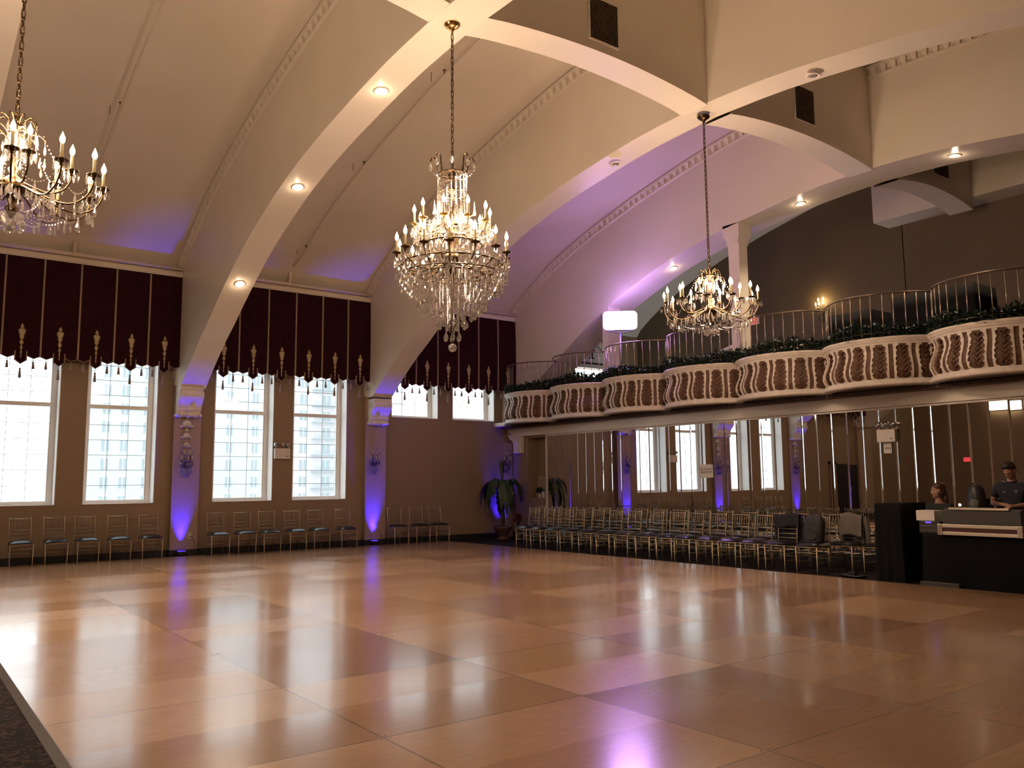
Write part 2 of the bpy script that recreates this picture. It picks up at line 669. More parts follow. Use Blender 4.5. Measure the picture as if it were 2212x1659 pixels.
# wall carrying the mirrors, with the niche by the corner
we = MB()
we.box(14.36, -2.95, GZ - 0.1, 14.75, 17.62, 2.77)
we.box(14.36, 18.45, GZ - 0.1, 14.75, 19.30, 2.77)
we.box(14.36, 17.60, GZ - 0.1, 14.75, 18.47, 1.05)
we.box(14.36, 17.60, 2.72, 14.75, 18.47, 2.77)
we.box(14.70, 17.55, 1.0, 14.80, 18.5, 2.77)
struct('wall_east', we, 'wall_paint')
# gallery rear walls
struct('wall_gallery_rear', MB().box(19.0, -3.0, 2.9, 19.3, 9.9, 9.6).box(19.6, 9.9, 2.9, 19.9, 19.4, 9.6).box(19.0, 9.88, 2.9, 19.9, 9.92, 9.6), 'gallery_wall_paint')

bb = MB()
bb.box(-9.0, 19.26, GZ, 14.3, 19.30, 0.11)
struct('baseboard_north', bb, 'black_base')
struct('baseboard_east', MB().box(14.315, -2.9, GZ, 14.36, 19.3, 0.14), 'black_base')

# vault
VAULT = [(19.32, 6.17), (19.1, 6.42), (18.65, 6.72), (18.2, 6.97), (17.36, 7.40), (16.5, 7.74), (15.64, 8.02), (14.9, 8.22), (14.1, 8.43),
         (12.72, 8.73), (11.49, 8.95), (10.73, 9.05), (9.5, 9.15), (8.2, 9.19)]
VAULT = VAULT + [(2 * CY - y, z) for (y, z) in VAULT[-2::-1]]
vt = MB()
nV = len(VAULT)
vs = [(X0, y, z) for y, z in VAULT] + [(X1, y, z) for y, z in VAULT] + [(X0, y, z + 0.25) for y, z in VAULT] + [(X1, y, z + 0.25) for y, z in VAULT]
fs = []
for i in range(nV - 1):
    fs.append((i, i + 1, nV + i + 1, nV + i))
    fs.append((2 * nV + i, 3 * nV + i, 3 * nV + i + 1, 2 * nV + i + 1))
vt.add(vs, fs, 0, True)
struct('ceiling', vt, 'ceiling_paint')

RIB = [(18.85, 3.62), (18.4, 3.95), (18.0, 4.22), (17.5, 4.53), (17.0, 4.80), (16.5, 5.10), (16.0, 5.38), (15.5, 5.64), (15.0, 5.88),
       (14.5, 6.08), (14.0, 6.26), (13.5, 6.43), (13.0, 6.57), (12.5, 6.69), (12.0, 6.79), (11.5, 6.88), (11.0, 6.95), (10.5, 7.02),
       (10.0, 7.08), (9.5, 7.13), (9.0, 7.16), (8.2, 7.19)]
RIB = RIB + [(2 * CY - y, z) for (y, z) in RIB[-2::-1]]
RIBX = [(-4.22, -3.68), (0.43, 0.97), (5.08, 5.62), (9.73, 10.27), (14.36, 15.25)]


def rib(n, x0, x1, dz=0.0):
    low = [(19.32, 3.62 + dz)] + [(y, z + dz) for y, z in RIB] + [(2 * CY - 19.32, 3.62 + dz)]
    up = [(y, z + 0.06) for y, z in VAULT][::-1]
    m = MB()
    # quads between the soffit and the vault so that the soffit shades smoothly
    ys = sorted(set([y for y, _ in low] + [y for y, _ in VAULT if -2.9 <= y <= 19.3]))
    lowc = [(y, interp(low, y)) for y in ys]
    upc = [(y, interp(VAULT, y) + 0.06) for y in ys]
    k = len(ys)
    v = [(x0, y, z) for y, z in lowc] + [(x0, y, z) for y, z in upc] + [(x1, y, z) for y, z in lowc] + [(x1, y, z) for y, z in upc]
    side, soff = [], []
    for i in range(k - 1):
        side += [(i, i + 1, k + i + 1, k + i), (2 * k + i, 3 * k + i, 3 * k + i + 1, 2 * k + i + 1)]
        soff += [(i, 2 * k + i, 2 * k + i + 1, i + 1)]
    m.add(v, side, 0, False)
    o = len(m.v) - 4 * k
    for f in soff:
        m.f.append(tuple(i + o for i in f)); m.mi.append(0); m.sm.append(False)
    struct('trim_%d' % n, m, 'rib_paint')


tn = 1
for i, (a, b) in enumerate(RIBX):
    rib(tn, a, b, 0.0 if i < 3 else 0.05)
    tn += 1


# moulding with a row of leaves where each rib meets the vault
def leaf_moulding(n, x):
    m = MB()
    pts = [(y, interp(VAULT, y)) for y in [19.1 - 0.22 * k for k in range(100)]]
    for (z0, z1, o0, o1) in ((-0.02, -0.075, 0.0, 0.085), (-0.205, -0.235, 0.0, 0.045)):
        v, f = [], []
        for (y, z) in pts:
            v += [(x, y, z + z0), (x - o1, y, z + z0), (x - o1, y, z + z1), (x, y, z + z1 - 0.01)]
        for i in range(len(pts) - 1):
            for k in range(3):
                f.append((i * 4 + k, i * 4 + k + 1, (i + 1) * 4 + k + 1, (i + 1) * 4 + k))
        m.add(v, f)
    y = 19.0
    while y > -2.6:
        # a curled leaf: broad at the top, leaning outwards, with a deep gap to the next
        zz = interp(VAULT, y)
        sl = (interp(VAULT, y - 0.05) - interp(VAULT, y + 0.05)) / 0.1
        w = 0.058
        top = [(y - w, zz - 0.075 + sl * w), (y + w, zz - 0.075 - sl * w)]
        bot = [(y - w * 0.55, zz - 0.205 + sl * w * 0.55), (y + w * 0.55, zz - 0.205 - sl * w * 0.55)]
        v = [(x, *top[0]), (x, *top[1]), (x, *bot[1]), (x, *bot[0]),
             (x - 0.085, *top[0]), (x - 0.085, *top[1]), (x - 0.03, *bot[1]), (x - 0.03, *bot[0])]
        m.add(v, [(4, 5, 6, 7), (0, 4, 7, 3), (1, 2, 6, 5), (0, 1, 5, 4), (3, 7, 6, 2)])
        y -= 0.19
    struct('trim_%d' % n, m, 'rib_paint')


for (a, b) in RIBX[1:]:
    leaf_moulding(tn, a)
    tn += 1


# ridge beam between the ribs: one arched piece per bay
def ridge(n, x0, x1):
    k = 14
    low = []
    for i in range(k + 1):
        t = i / k
        low.append((x0 + (x1 - x0) * t, 7.19 + 0.16 * math.sin(PI * t) ** 0.8))
    m = MB()
    v = [(x, 7.95, z) for x, z in low] + [(x, 8.45, z) for x, z in low] + [(x, 7.95, 9.3) for x, z in low] + [(x, 8.45, 9.3) for x, z in low]
    q = k + 1
    f = []
    for i in range(k):
        f += [(i, i + 1, q + i + 1, q + i), (i, 2 * q + i, 2 * q + i + 1, i + 1), (q + i, q + i + 1, 3 * q + i + 1, 3 * q + i)]
    m.add(v, f)
    struct('trim_%d' % n, m, 'rib_paint')


for (a, b) in [(-9.0, -4.22), (-3.68, 0.43), (0.97, 5.08), (5.62, 9.73), (10.27, 14.36), (15.25, 18.3)]:
    ridge(tn, a, b)
    tn += 1
# header in front of the gallery rear wall
struct('trim_%d' % tn, MB().box(18.3, -2.9, 7.47, 19.0, 10.2, 9.3), 'rib_paint'); tn += 1

# pilasters
for (a, b) in [(-4.24, -3.66), (0.41, 0.99), (5.06, 5.64), (9.71, 10.29)]:
    m = MB().box(a, 19.15, GZ, b, 19.31, 3.7)
    m.box(a - 0.012, 19.13, GZ, b + 0.012, 19.31, 0.11, 1)
    struct('trim_%d' % tn, m, ['pilaster_paint', 'black_base']); tn += 1
    m = MB().box(a, 19.15, 3.7, b, 19.31, 6.3)
    struct('trim_%d' % tn, m, 'rib_paint'); tn += 1
struct('trim_%d' % tn, MB().box(14.1, 19.15, 3.1, 14.36, 19.31, 6.3).box(14.1, 19.15, GZ, 14.33, 19.31, 2.6, 1), ['rib_paint', 'pilaster_paint']); tn += 1
# cornice over the curtains
for (a, b) in [(-9.0, -4.22), (-3.68, 0.43), (0.97, 5.08), (5.62, 9.73), (10.27, 14.36)]:
    m = MB().prism([(19.31, 6.10), (19.04, 6.10), (19.02, 6.14), (19.02, 6.18), (18.98, 6.22), (19.31, 6.24)], 'x', a, b)
    struct('trim_%d' % tn, m, 'rib_paint'); tn += 1

# windows
for n, (a, b, c, d_) in enumerate(WINDOWS, 1):
    w = struct_root('window_%d' % n)
    t = 0.014
    li = MB()
    li.box(a, 19.285, c, a + t, 19.66, d_).box(b - t, 19.285, c, b, 19.66, d_).box(a, 19.285, c, b, 19.66, c + t).box(a, 19.285, d_ - t, b, 19.66, d_)
    li.build('reveal', 'window_white', w)
    fr = MB()
    ya, yb = 19.60, 19.68
    fw = 0.10
    ga, gb, gc, gd = a + fw, b - fw, c + 0.085, d_ - 0.06
    fr.box(a + t, ya, c + t, ga, yb, d_ - t).box(gb, ya, c + t, b - t, yb, d_ - t).box(ga, ya, c + t, gb, yb, gc).box(ga, ya, gd, gb, yb, d_ - t)
    fr.box(ga, ya + 0.02, gc, ga + 0.03, yb - 0.01, gd).box(gb - 0.03, ya + 0.02, gc, gb, yb - 0.01, gd)
    bevel(fr.build('frame', 'window_white', w), 0.008)
    if c < 2:
        tb = MB().box(ga, ya - 0.02, 3.15, gb, yb, 3.235)
        bevel(tb.build('transom', 'window_white', w), 0.01)
    gb_ = MB()
    z = gc + 0.31
    while z < gd:
        if abs(z - 3.19) > 0.08:
            gb_.box(ga, 19.632, z - 0.0045, gb, 19.648, z + 0.0045)
        z += 0.3225
    for k in (1, 2):
        x = ga + (gb - ga) * k / 3
        gb_.box(x - 0.0045, 19.633, gc, x + 0.0045, 19.647, gd)
    gb_.build('glazing_bars', 'lead_bar', w)
    MB().box(ga, 19.638, gc, gb, 19.642, gd).build('glass', 'window_glass', w)

# outside: two apartment blocks across the street
gnd = MB().box(-80, 21, -6.2, 220, 260, -6.0)
tag(gnd.build('street_ground', 'ground_outside'), 'grey street outside below the windows', 'street', kind='structure')


def block(name, x0, x1, y, ztop, mname, cols, label, balconies=False):
    r = thing(name, label, 'building', (0, 0, 0))
    MB().box(x0, y, -6, x1, y + 14, ztop).build('facade', mname, r)
    z = -4.6
    pane = MB()
    fr = MB()
    while z < ztop - 3:
        for (cx, w) in cols:
            pane.box(cx - w / 2, y - 0.05, z, cx + w / 2, y + 0.1, z + 1.75)
            fr.box(cx - 0.06, y - 0.10, z, cx + 0.06, y, z + 1.75)
            fr.box(cx - w / 2, y - 0.10, z + 1.75, cx + w / 2, y, z + 1.85)
        z += 2.85
    o = pane.build('window', 'facade_dark', r)
    o['kind'] = 'stuff'
    fr_o = fr.build('window_bars', 'white_plastic', r)
    fr_o['kind'] = 'stuff'
    if balconies:
        bl = MB()
        z = -5.0
        while z < ztop - 3:
            bl.box(x0 + 3.0, y - 1.4, z, x0 + 7.5, y, z + 0.15)
            for k in range(16):
                bl.box(x0 + 3.0 + k * 0.3, y - 1.4, z, x0 + 3.06 + k * 0.3, y - 1.34, z + 1.0)
            z += 2.85
        bl.build('balconies', 'facade_dark', r)
    return r


block('apartment_building', 23.9, 54.5, 140, 34, 'facade_grey',
      [(27.0, 1.1), (29.6, 1.0), (33.0, 1.2), (36.8, 1.1), (42.6, 1.0), (45.9, 1.0), (50.2, 1.0), (53.2, 0.9)],
      'pale grey apartment block seen through the left windows')
block('apartment_building', 56.5, 78, 138, 30, 'facade_pink', [(58.0, 1.3), (62.2, 1.6), (64.6, 1.4), (69, 1.4), (73, 1.4)],
      'pinkish apartment block with balconies, seen through the window right of the emergency light', True)

# ------------------------------------------------------------------ doors and other room parts seen in the mirror
dr = struct_root('door_1')
MB().box(-4.15, 19.24, GZ, -1.78, 19.29, 2.1).build('door_leaf', 'black_plastic', dr)
MB().box(-4.25, 19.22, GZ, -4.15, 19.30, 2.2).box(-1.78, 19.22, GZ, -1.68, 19.30, 2.2).box(-4.25, 19.22, 2.1, -1.68, 19.30, 2.2).build('door_frame', 'wall_paint', dr)
MB().tube([(-3.05, 19.21, 0.9), (-3.05, 19.19, 0.95), (-3.05, 19.19, 1.15), (-3.05, 19.21, 1.2)], 0.012).build('handle', 'silver_metal', dr)

# ------------------------------------------------------------------ valances
def make_valance(x0, w, n, label, simple=False):
    r = thing('valance', label, 'valance', (x0, 19.0, 6.1), 0, 'burgundy window valances')
    ZT = 0.0

    def zz(z):
        return z - 6.1
    prof = [(0.0, 4.09), (0.165, 4.04), (0.33, 4.088), (0.35, 4.088), (0.35, 4.0), (0.5, 3.925), (0.65, 4.0), (0.65, 4.088), (0.67, 4.088), (0.835, 4.04), (1.0, 4.09)]
    fab = MB()
    top, bot = [], []
    for i in range(n):
        for (u, z) in (prof if i == n - 1 else prof[:-1]):
            bot.append(((i + u) * w, zz(z)))
    k = len(bot)
    # cloth with a slight bow over its height
    rows = 10
    vs, fs = [], []
    for j in range(rows + 1):
        t = j / rows
        for (x, zb) in bot:
            ph = (x / w) % 1.0
            yy = -0.02 * math.sin(PI * t) - 0.012 * t * math.sin(PI * ph) ** 2
            vs.append((x, yy, zb * t + ZT * (1 - t)))
    for j in range(rows):
        for i in range(k - 1):
            if abs(bot[i][0] - bot[i + 1][0]) < 1e-6 and j < rows - 1:
                pass
            fs.append((j * k + i, j * k + i + 1, (j + 1) * k + i + 1, (j + 1) * k + i))
    fab.add(vs, fs, 0, False)
    fo = fab.build('fabric', 'burgundy_velvet', r)
    so = fo.modifiers.new('solid', 'SOLIDIFY')
    so.thickness = 0.012
    so.offset = 1
    eb = MB()
    for i in range(n):
        eb.tube([((i + u) * w, -0.012 - 0.012 * math.sin(PI * u) ** 2, zz(z)) for (u, z) in prof], 0.009, 5)
        for u in (0.35, 0.65):
            eb.box((i + u) * w - 0.011, -0.046, zz(4.0), (i + u) * w + 0.011, -0.02, zz(4.18))
    eb.build('edge_braid', 'braid', r)
    for i in range(n + 1):
        m = MB()
        x = i * w
        m.box(x - 0.017, -0.048, zz(4.09), x + 0.017, -0.004, -0.005)
        m.build('seam_braid', 'braid', r)
    mo = MB()
    prof_m = [[(0.004, 4.735), (0.016, 4.70), (0.036, 4.668), (0.030, 4.645), (0.010, 4.632)],
              [(0.045, 4.628), (0.067, 4.60), (0.064, 4.56), (0.048, 4.52), (0.040, 4.50), (0.044, 4.47), (0.030, 4.43), (0.016, 4.405)],
              [(0.020, 4.40), (0.033, 4.375), (0.034, 4.34), (0.020, 4.31), (0.010, 4.295)],
              [(0.012, 4.29), (0.024, 4.265), (0.024, 4.23), (0.010, 4.20)],
              [(0.008, 4.198), (0.017, 4.17), (0.016, 4.14), (0.006, 4.115)],
              [(0.006, 4.112), (0.013, 4.09), (0.012, 4.06), (0.003, 4.03)]]
    mp = None
    tp = None
    for i in range(n):
        if mp is None:
            m = MB()
            for seg in prof_m:
                m.lathe([(rr, zz(z)) for rr, z in seg], (0, -0.042, 0), 10, sy=0.4)
            mp = m.build('applique_motif', 'applique', r, ((i + 0.5) * w, 0, 0))
        else:
            c = mp.copy()
            COL.objects.link(c)
            c.location = ((i + 0.5) * w, 0, 0)
            c.parent = r
        for (u, z, s) in ((0.165, 4.04, 1.0), (0.5, 3.92, 1.35), (0.835, 4.04, 1.0)):
            if tp is None:
                m = MB()
                m.lathe([(0.004, 0.0), (0.004, -0.055), (0.016, -0.06), (0.020, -0.075), (0.013, -0.092), (0.018, -0.10), (0.026, -0.16), (0.028, -0.205), (0.004, -0.207)], (0, -0.02, 0), 9)
                tp = m.build('tassel', 'tassel_thread', r)
                c = tp
            else:
                c = tp.copy()
                COL.objects.link(c)
                c.parent = r
            c.location = ((i + u) * w, 0, zz(z))
            c.scale = (1, 1, s)
    bd = MB().box(-0.02, -0.03, -0.006, n * w + 0.02, 0.10, 0.012)
    bd.build('mounting_board', 'rib_paint', r)
    return r


make_valance(1.03, 0.677, 6, 'burgundy tasselled valance over the tall windows furthest from the corner')
make_valance(5.70, 0.680, 6, 'burgundy tasselled valance over the two windows flanking the emergency light')
make_valance(10.40, 0.664, 6, 'burgundy tasselled valance over the two short windows by the balcony')
make_valance(-3.62, 0.665, 6, 'burgundy tasselled valance above the black double door')

# ------------------------------------------------------------------ pipes with sprinklers
tag(MB().tube([(0.97, 18.93, 6.27), (5.08, 18.93, 6.27)], 0.042).build('sprinkler_main', 'pipe_paint'), 'cream sprinkler main along the cornice left of first pilaster', 'pipe')
tag(MB().tube([(5.62, 18.93, 6.27), (9.73, 18.93, 6.27)], 0.042).build('sprinkler_main', 'pipe_paint'), 'cream sprinkler main along the cornice of the middle bay', 'pipe')
tag(MB().tube([(10.27, 18.93, 6.27), (14.36, 18.93, 6.27)], 0.042).build('sprinkler_main', 'pipe_paint'), 'cream sprinkler main along the cornice beside the balcony', 'pipe')


def branch(x, label):
    r = thing('sprinkler_branch', label, 'pipe', (0, 0, 0), 0, 'sprinkler branches under the vault')
    pts = [(x, 18.93, 6.27), (x, 18.93, 6.62)]
    for y in (18.2, 17.4, 16.5, 15.6, 14.9, 14.1, 12.7, 11.5, 10.7, 9.5, 8.6):
        pts.append((x, y, interp(VAULT, y) - 0.16))
    MB().tube(pts[:2], 0.045).build('riser', 'pipe_paint', r)
    MB().tube(pts[1:], 0.017, 6).build('pipe', 'pipe_paint', r)
    for y in (18.0, 15.1, 12.0):
        z = interp(VAULT, y) - 0.16
        m = MB().lathe([(0.012, 0.0), (0.012, 0.07), (0.03, 0.08), (0.03, 0.09), (0.006, 0.10)], (x, y, z), 8)
        m.build('sprinkler_head', 'antique_brass', r)
        MB().tube([(x - 0.12, y + 0.25, z - 0.06), (x - 0.12, y + 0.25, interp(VAULT, y + 0.25))], 0.006, 5).build('hanger_rod', 'rail_bronze', r)
    return r


branch(7.55, 'thin sprinkler pipe up the vault between first and second ribs')
branch(2.90, 'thin sprinkler pipe up the vault behind the cropped chandelier')
branch(12.2, 'thin sprinkler pipe up the vault beside the balcony arch')

# ------------------------------------------------------------------ ceiling fittings
def downlight(x, y, dz, lit, label):
    z = interp(RIB, y) + dz
    s = (interp(RIB, y - 0.1) - interp(RIB, y + 0.1)) / 0.2      # slope of the soffit (falls with y)
    r = thing('downlight', label, 'downlight', (x, y, z), 0, 'recessed downlights in the ribs')
    a = math.atan(s)
    r.rotation_euler = (-a, 0, 0)
    m = MB().lathe([(0.062, 0.0), (0.105, 0.0), (0.108, -0.008), (0.095, -0.016), (0.068, -0.012), (0.062, 0.0)], (0, 0, 0), 24)
    m.build('trim_ring', 'plaster_white', r)
    MB().sphere((0, 0, 0.0), (0.062, 0.062, 0.022), 16, 8).build('bulb', 'downlight_lit' if lit else 'downlight_unlit', r)
    if lit:
        l = light('downlight_beam', 'SPOT', (0, 0, -0.03), 260, (1.0, 0.74, 0.48), r, 0.05, (0, 0, 0), math.radians(120), 0.6)
        light('downlight_spill', 'POINT', (0, 0, -0.07), 2.0, (1.0, 0.74, 0.48), r, 0.04)


for i, y in enumerate((10.19, 13.17, 15.97)):
    downlight(5.35, y, 0, True, 'glowing downlight in the nearest rib, %s' % ('level with the chandelier chain', 'midway between the other two', 'lowest, just above the curtain')[i])
for bx, nm in ((0.70, 'rib nearest the entrance'), (-3.95, 'rib over the black double door')):  # downlights added outside the frame as fill for floor and ceiling
    for i, y in enumerate((15.97, 13.17, 10.19, 6.2)):
        downlight(bx, y, 0, True, 'added unseen downlight of the %s, %s from the curtains' % (nm, ORD[i]))
downlight(10.0, 10.24, 0.0, False, 'unlit downlight in the second rib, left of its chandelier')
downlight(10.0, 6.31, 0.0, False, 'unlit downlight in the second rib, right of its chandelier')
for i, y in enumerate((13.3, 9.79, 6.67)):
    downlight(14.80, y, 0.05, True, 'glowing downlight in the balcony arch, %s' % ('left of the white column', 'right of the white column', 'near the dark ceiling grille')[i])


def vent(x0, x1, z0, z1, label):
    r = thing('ceiling_vent', label, 'vent', ((x0 + x1) / 2, 7.95, z0), 0, 'black grilles in the ridge beam')
    w, h = x1 - x0, z1 - z0
    MB().box(-w / 2, -0.004, 0, w / 2, 0.0, h).build('dark_duct_sheet', 'vent_dark', r)  # flat dark sheet standing in for the shade inside the duct
    m = MB()
    for (a, b, c, d_) in ((-w / 2 - 0.025, w / 2 + 0.025, -0.025, 0), (-w / 2 - 0.025, w / 2 + 0.025, h, h + 0.025), (-w / 2 - 0.025, -w / 2, 0, h), (w / 2, w / 2 + 0.025, 0, h)):
        m.box(a, -0.02, c, b, 0, d_)
    m.build('frame', 'rib_paint', r)
    m = MB()
    k = 12
    for i in range(1, k):
        m.box(-w / 2 + w * i / k - 0.004, -0.016, 0, -w / 2 + w * i / k + 0.004, -0.004, h)
    for i in range(1, 15):
        m.box(-w / 2, -0.016, h * i / 15 - 0.004, w / 2, -0.005, h * i / 15 + 0.004)
    m.build('grille', 'rail_bronze', r)


vent(7.33, 7.85, 7.50, 8.10, 'square black grille in the ridge beam, above the big chandelier')
vent(12.0, 12.54, 7.58, 8.18, 'square black grille in the ridge beam, above the balcony chandelier')
vent(16.66, 17.28, 7.64, 8.24, 'shadowed black grille in the gallery ceiling behind the arch')


# ------------------------------------------------------------------ chandeliers
def chain_mesh(z0, z1, link=0.095, w=0.030, r=0.0065):
    m = MB()
    z = z0
    i = 0
    pitch = link - 3.2 * r
    while z > z1:
        pts = []
        for k in range(10):
            a = 2 * PI * k / 10
            u = math.cos(a) * w / 2
            v = math.sin(a) * w / 2 + (link / 2 - w / 2) * (1 if math.sin(a) > 0.01 else (-1 if math.sin(a) < -0.01 else 0))
            pts.append((u, 0, z - link / 2 + v) if i % 2 == 0 else (0, u, z - link / 2 + v))
        m.tube(pts, r, 5, closed=True)
        z -= pitch
        i += 1
    return m


def canopy(r, z, mname, parent):
    m = MB().lathe([(0.02, z), (r, z), (r, z - 0.012), (r * 0.88, z - 0.022), (r * 0.85, z - 0.034), (r * 0.55, z - 0.05), (r * 0.28, z - 0.075), (0.016, z - 0.10), (0.012, z - 0.13)], (0, 0, 0), 28)
    return m.build('ceiling_canopy', mname, parent)


def candle_mesh():
    s = MB().lathe([(0.013, 0.0), (0.013, 0.11), (0.011, 0.115)], (0, 0, 0), 10)
    b = MB().lathe([(0.007, 0.113), (0.017, 0.126), (0.0225, 0.145), (0.018, 0.170), (0.008, 0.192), (0.001, 0.212)], (0, 0, 0), 10)
    return s, b


def cup_mesh():
    return MB().lathe([(0.008, -0.05), (0.018, -0.04), (0.010, -0.028), (0.055, -0.008), (0.062, 0.0), (0.050, 0.002), (0.016, 0.004), (0.018, 0.022), (0.010, 0.024)], (0, 0, 0), 14)


class Cloner:
    """first call builds the part, later ones copy it"""
    def __init__(self, maker):
        self.maker, self.first = maker, None

    def __call__(self, parent, loc, rotz=0.0, scale=None):
        if self.first is None:
            o = self.maker()
            self.first = o
            kids = []
        else:
            o = self.first.copy()
            COL.objects.link(o)
            for ch in list(self.first.children):
                c = ch.copy()
                COL.objects.link(c)
                c.parent = o
        o.parent = parent
        o.location = loc
        o.rotation_euler = (0, 0, rotz)
        if scale:
            o.scale = scale
        return o


def make_candle(lit=True):
    s, b = candle_mesh()
    o = s.build('candle', 'candle_sleeve_glow' if lit else 'candle_sleeve_unlit', None)
    b.build('bulb', 'bulb_lit' if lit else 'crystal', o)
    return o


candle = Cloner(lambda: make_candle(True))


def arm_maker(pts, rads):
    def f():
        m = MB().tube(pts, rads, 7)
        m2 = cup_mesh()
        m.merge(m2, Matrix.Translation(pts[-1]))
        return m.build('arm', 'antique_brass', None)
    return f


def smooth_path(ctrl, n=16):
    pts = [Vector(p) for p in ctrl]
    out = []
    k = len(pts)
    for i in range(k - 1):
        p0 = pts[max(0, i - 1)]; p1 = pts[i]; p2 = pts[i + 1]; p3 = pts[min(k - 1, i + 2)]
        for j in range(n):
            t = j / n
            out.append(0.5 * ((2 * p1) + (-p0 + p2) * t + (2 * p0 - 5 * p1 + 4 * p2 - p3) * t * t + (-p0 + 3 * p1 - 3 * p2 + p3) * t ** 3))
    out.append(pts[-1])
    return out


def strand(m, p, q, n, r, sag=0.0):
    p, q = Vector(p), Vector(q)
    for i in range(n + 1):
        t = i / n
        v = p.lerp(q, t)
        v.z -= sag * 4 * t * (1 - t)
        m.bead(v, r)


def ring_pt(r, a, z):
    return (r * math.cos(a), r * math.sin(a), z)


drop_long = Cloner(lambda: MB().drop((0, 0, 0), 0.115, 0.013, 6).build('crystal_drop', 'crystal', None))
drop_big = Cloner(lambda: MB().drop((0, 0, 0), 0.105, 0.028, 7).build('crystal_drop', 'crystal', None))


def small_chandelier(loc, label):
    """z is absolute height; loc is the point on the floor plan below the ceiling canopy"""
    r = thing('chandelier', label, 'chandelier', (loc[0], loc[1], 0), 0, 'crystal chandeliers')
    canopy(0.10, 7.19, 'antique_brass', r)
    chain_mesh(7.06, 4.70).build('chain', 'antique_brass', r)
    # centre column and crown
    col = MB().lathe([(0.010, 4.74), (0.030, 4.72), (0.012, 4.69), (0.012, 4.66), (0.06, 4.64), (0.065, 4.62), (0.02, 4.60), (0.016, 4.52), (0.035, 4.48), (0.05, 4.42), (0.032, 4.34), (0.018, 4.28),
                      (0.05, 4.24), (0.03, 4.19), (0.085, 4.14), (0.11, 4.09), (0.10, 4.04), (0.05, 4.0), (0.03, 3.93), (0.055, 3.89), (0.03, 3.84), (0.008, 3.80)], (0, 0, 0), 16)
    col.build('column', 'antique_brass', r)
    gb_ = MB().lathe([(0.02, 4.58), (0.06, 4.56), (0.085, 4.50), (0.075, 4.42), (0.05, 4.36), (0.03, 4.33)], (0, 0, 0), 12, smooth=False)
    gb_.build('glass_bowl', 'crystal', r)
    MB().lathe([(0.02, 3.86), (0.10, 3.84), (0.085, 3.78), (0.03, 3.74)], (0, 0, 0), 12, smooth=False).build('glass_bowl', 'crystal', r)
    hook = Cloner(lambda: MB().tube(smooth_path([(0.03, 0, 4.60), (0.07, 0, 4.69), (0.12, 0, 4.72), (0.155, 0, 4.68), (0.165, 0, 4.64)], 5), 0.006, 5).build('crown_hook', 'antique_brass', None))
    hook2 = Cloner(lambda: MB().tube(smooth_path([(0.03, 0, 4.44), (0.09, 0, 4.55), (0.16, 0, 4.59), (0.215, 0, 4.56), (0.225, 0, 4.52)], 5), 0.006, 5).build('crown_hook', 'antique_brass', None))
    for k in range(8):
        a = 2 * PI * k / 8
        hook(r, (0, 0, 0), a)
        hook2(r, (0, 0, 0), a + 0.4)
        drop_long(r, ring_pt(0.165, a, 4.64))
        drop_long(r, ring_pt(0.225, a + 0.4, 4.52))
    lower = [(0.07, 0, 4.09), (0.20, 0, 4.04), (0.38, 0, 3.95), (0.52, 0, 3.93), (0.64, 0, 3.99), (0.70, 0, 4.10), (0.70, 0, 4.185)]
    upper = [(0.06, 0, 4.14), (0.16, 0, 4.09), (0.29, 0, 4.05), (0.40, 0, 4.09), (0.455, 0, 4.18), (0.455, 0, 4.27)]
    arm_l = Cloner(arm_maker(smooth_path(lower, 5), 0.0085))
    arm_u = Cloner(arm_maker(smooth_path(upper, 5), 0.0085))
    stuff = MB()
    for k in range(12):
        a = 2 * PI * k / 12 + 0.1
        arm_l(r, (0, 0, 0), a)
        candle(r, ring_pt(0.70, a, 4.205))
        for j in range(8):
            q = 2 * PI * j / 8
            c0 = ring_pt(0.70, a, 4.20)
            stuff.drop((c0[0] + 0.058 * math.cos(q), c0[1] + 0.058 * math.sin(q), c0[2]), 0.11, 0.011)
        for (rr, zd, hh) in ((0.30, 3.99, 0.10), (0.52, 3.93, 0.12), (0.20, 4.03, 0.09)):
            stuff.drop(ring_pt(rr, a + 0.12, zd), hh, 0.014)
            stuff.drop(ring_pt(rr + 0.06, a - 0.10, zd), hh, 0.012)
        a2 = 2 * PI * (k + 1) / 12 + 0.1
        strand(stuff, ring_pt(0.68, a, 4.13), ring_pt(0.68, a2, 4.13), 16, 0.008, 0.17)
        strand(stuff, ring_pt(0.50, a, 3.93), ring_pt(0.12, a, 3.86), 14, 0.008, 0.07)
        drop_big(r, ring_pt(0.60, a, 3.94))
        drop_long(r, ring_pt(0.42, a, 3.92))
        am = (a + a2) / 2
        stuff.drop(ring_pt(0.66, am, 3.96), 0.10, 0.016)
    for k in range(6):
        a = 2 * PI * k / 6 + 0.35
        arm_u(r, (0, 0, 0), a)
        candle(r, ring_pt(0.455, a, 4.29))
        for j in range(8):
            q = 2 * PI * j / 8
            c0 = ring_pt(0.455, a, 4.285)
            stuff.drop((c0[0] + 0.058 * math.cos(q), c0[1] + 0.058 * math.sin(q), c0[2]), 0.11, 0.011)
        for j in range(4):
            stuff.drop(ring_pt(0.10 + 0.05 * j, a + 0.3 * j, 4.50 - 0.05 * j), 0.10, 0.014)
        strand(stuff, ring_pt(0.22, a, 4.56), ring_pt(0.44, a, 4.26), 14, 0.008, 0.08)
        strand(stuff, ring_pt(0.06, a, 4.60), ring_pt(0.10, a, 4.12), 16, 0.008, -0.02)
        drop_big(r, ring_pt(0.10, a, 3.80))
    stuff.build('crystal_garland', 'crystal', r)['kind'] = 'stuff'
    MB().drop((0, 0, 3.80), 0.13, 0.03, 7).build('crystal_pendant', 'crystal', r)
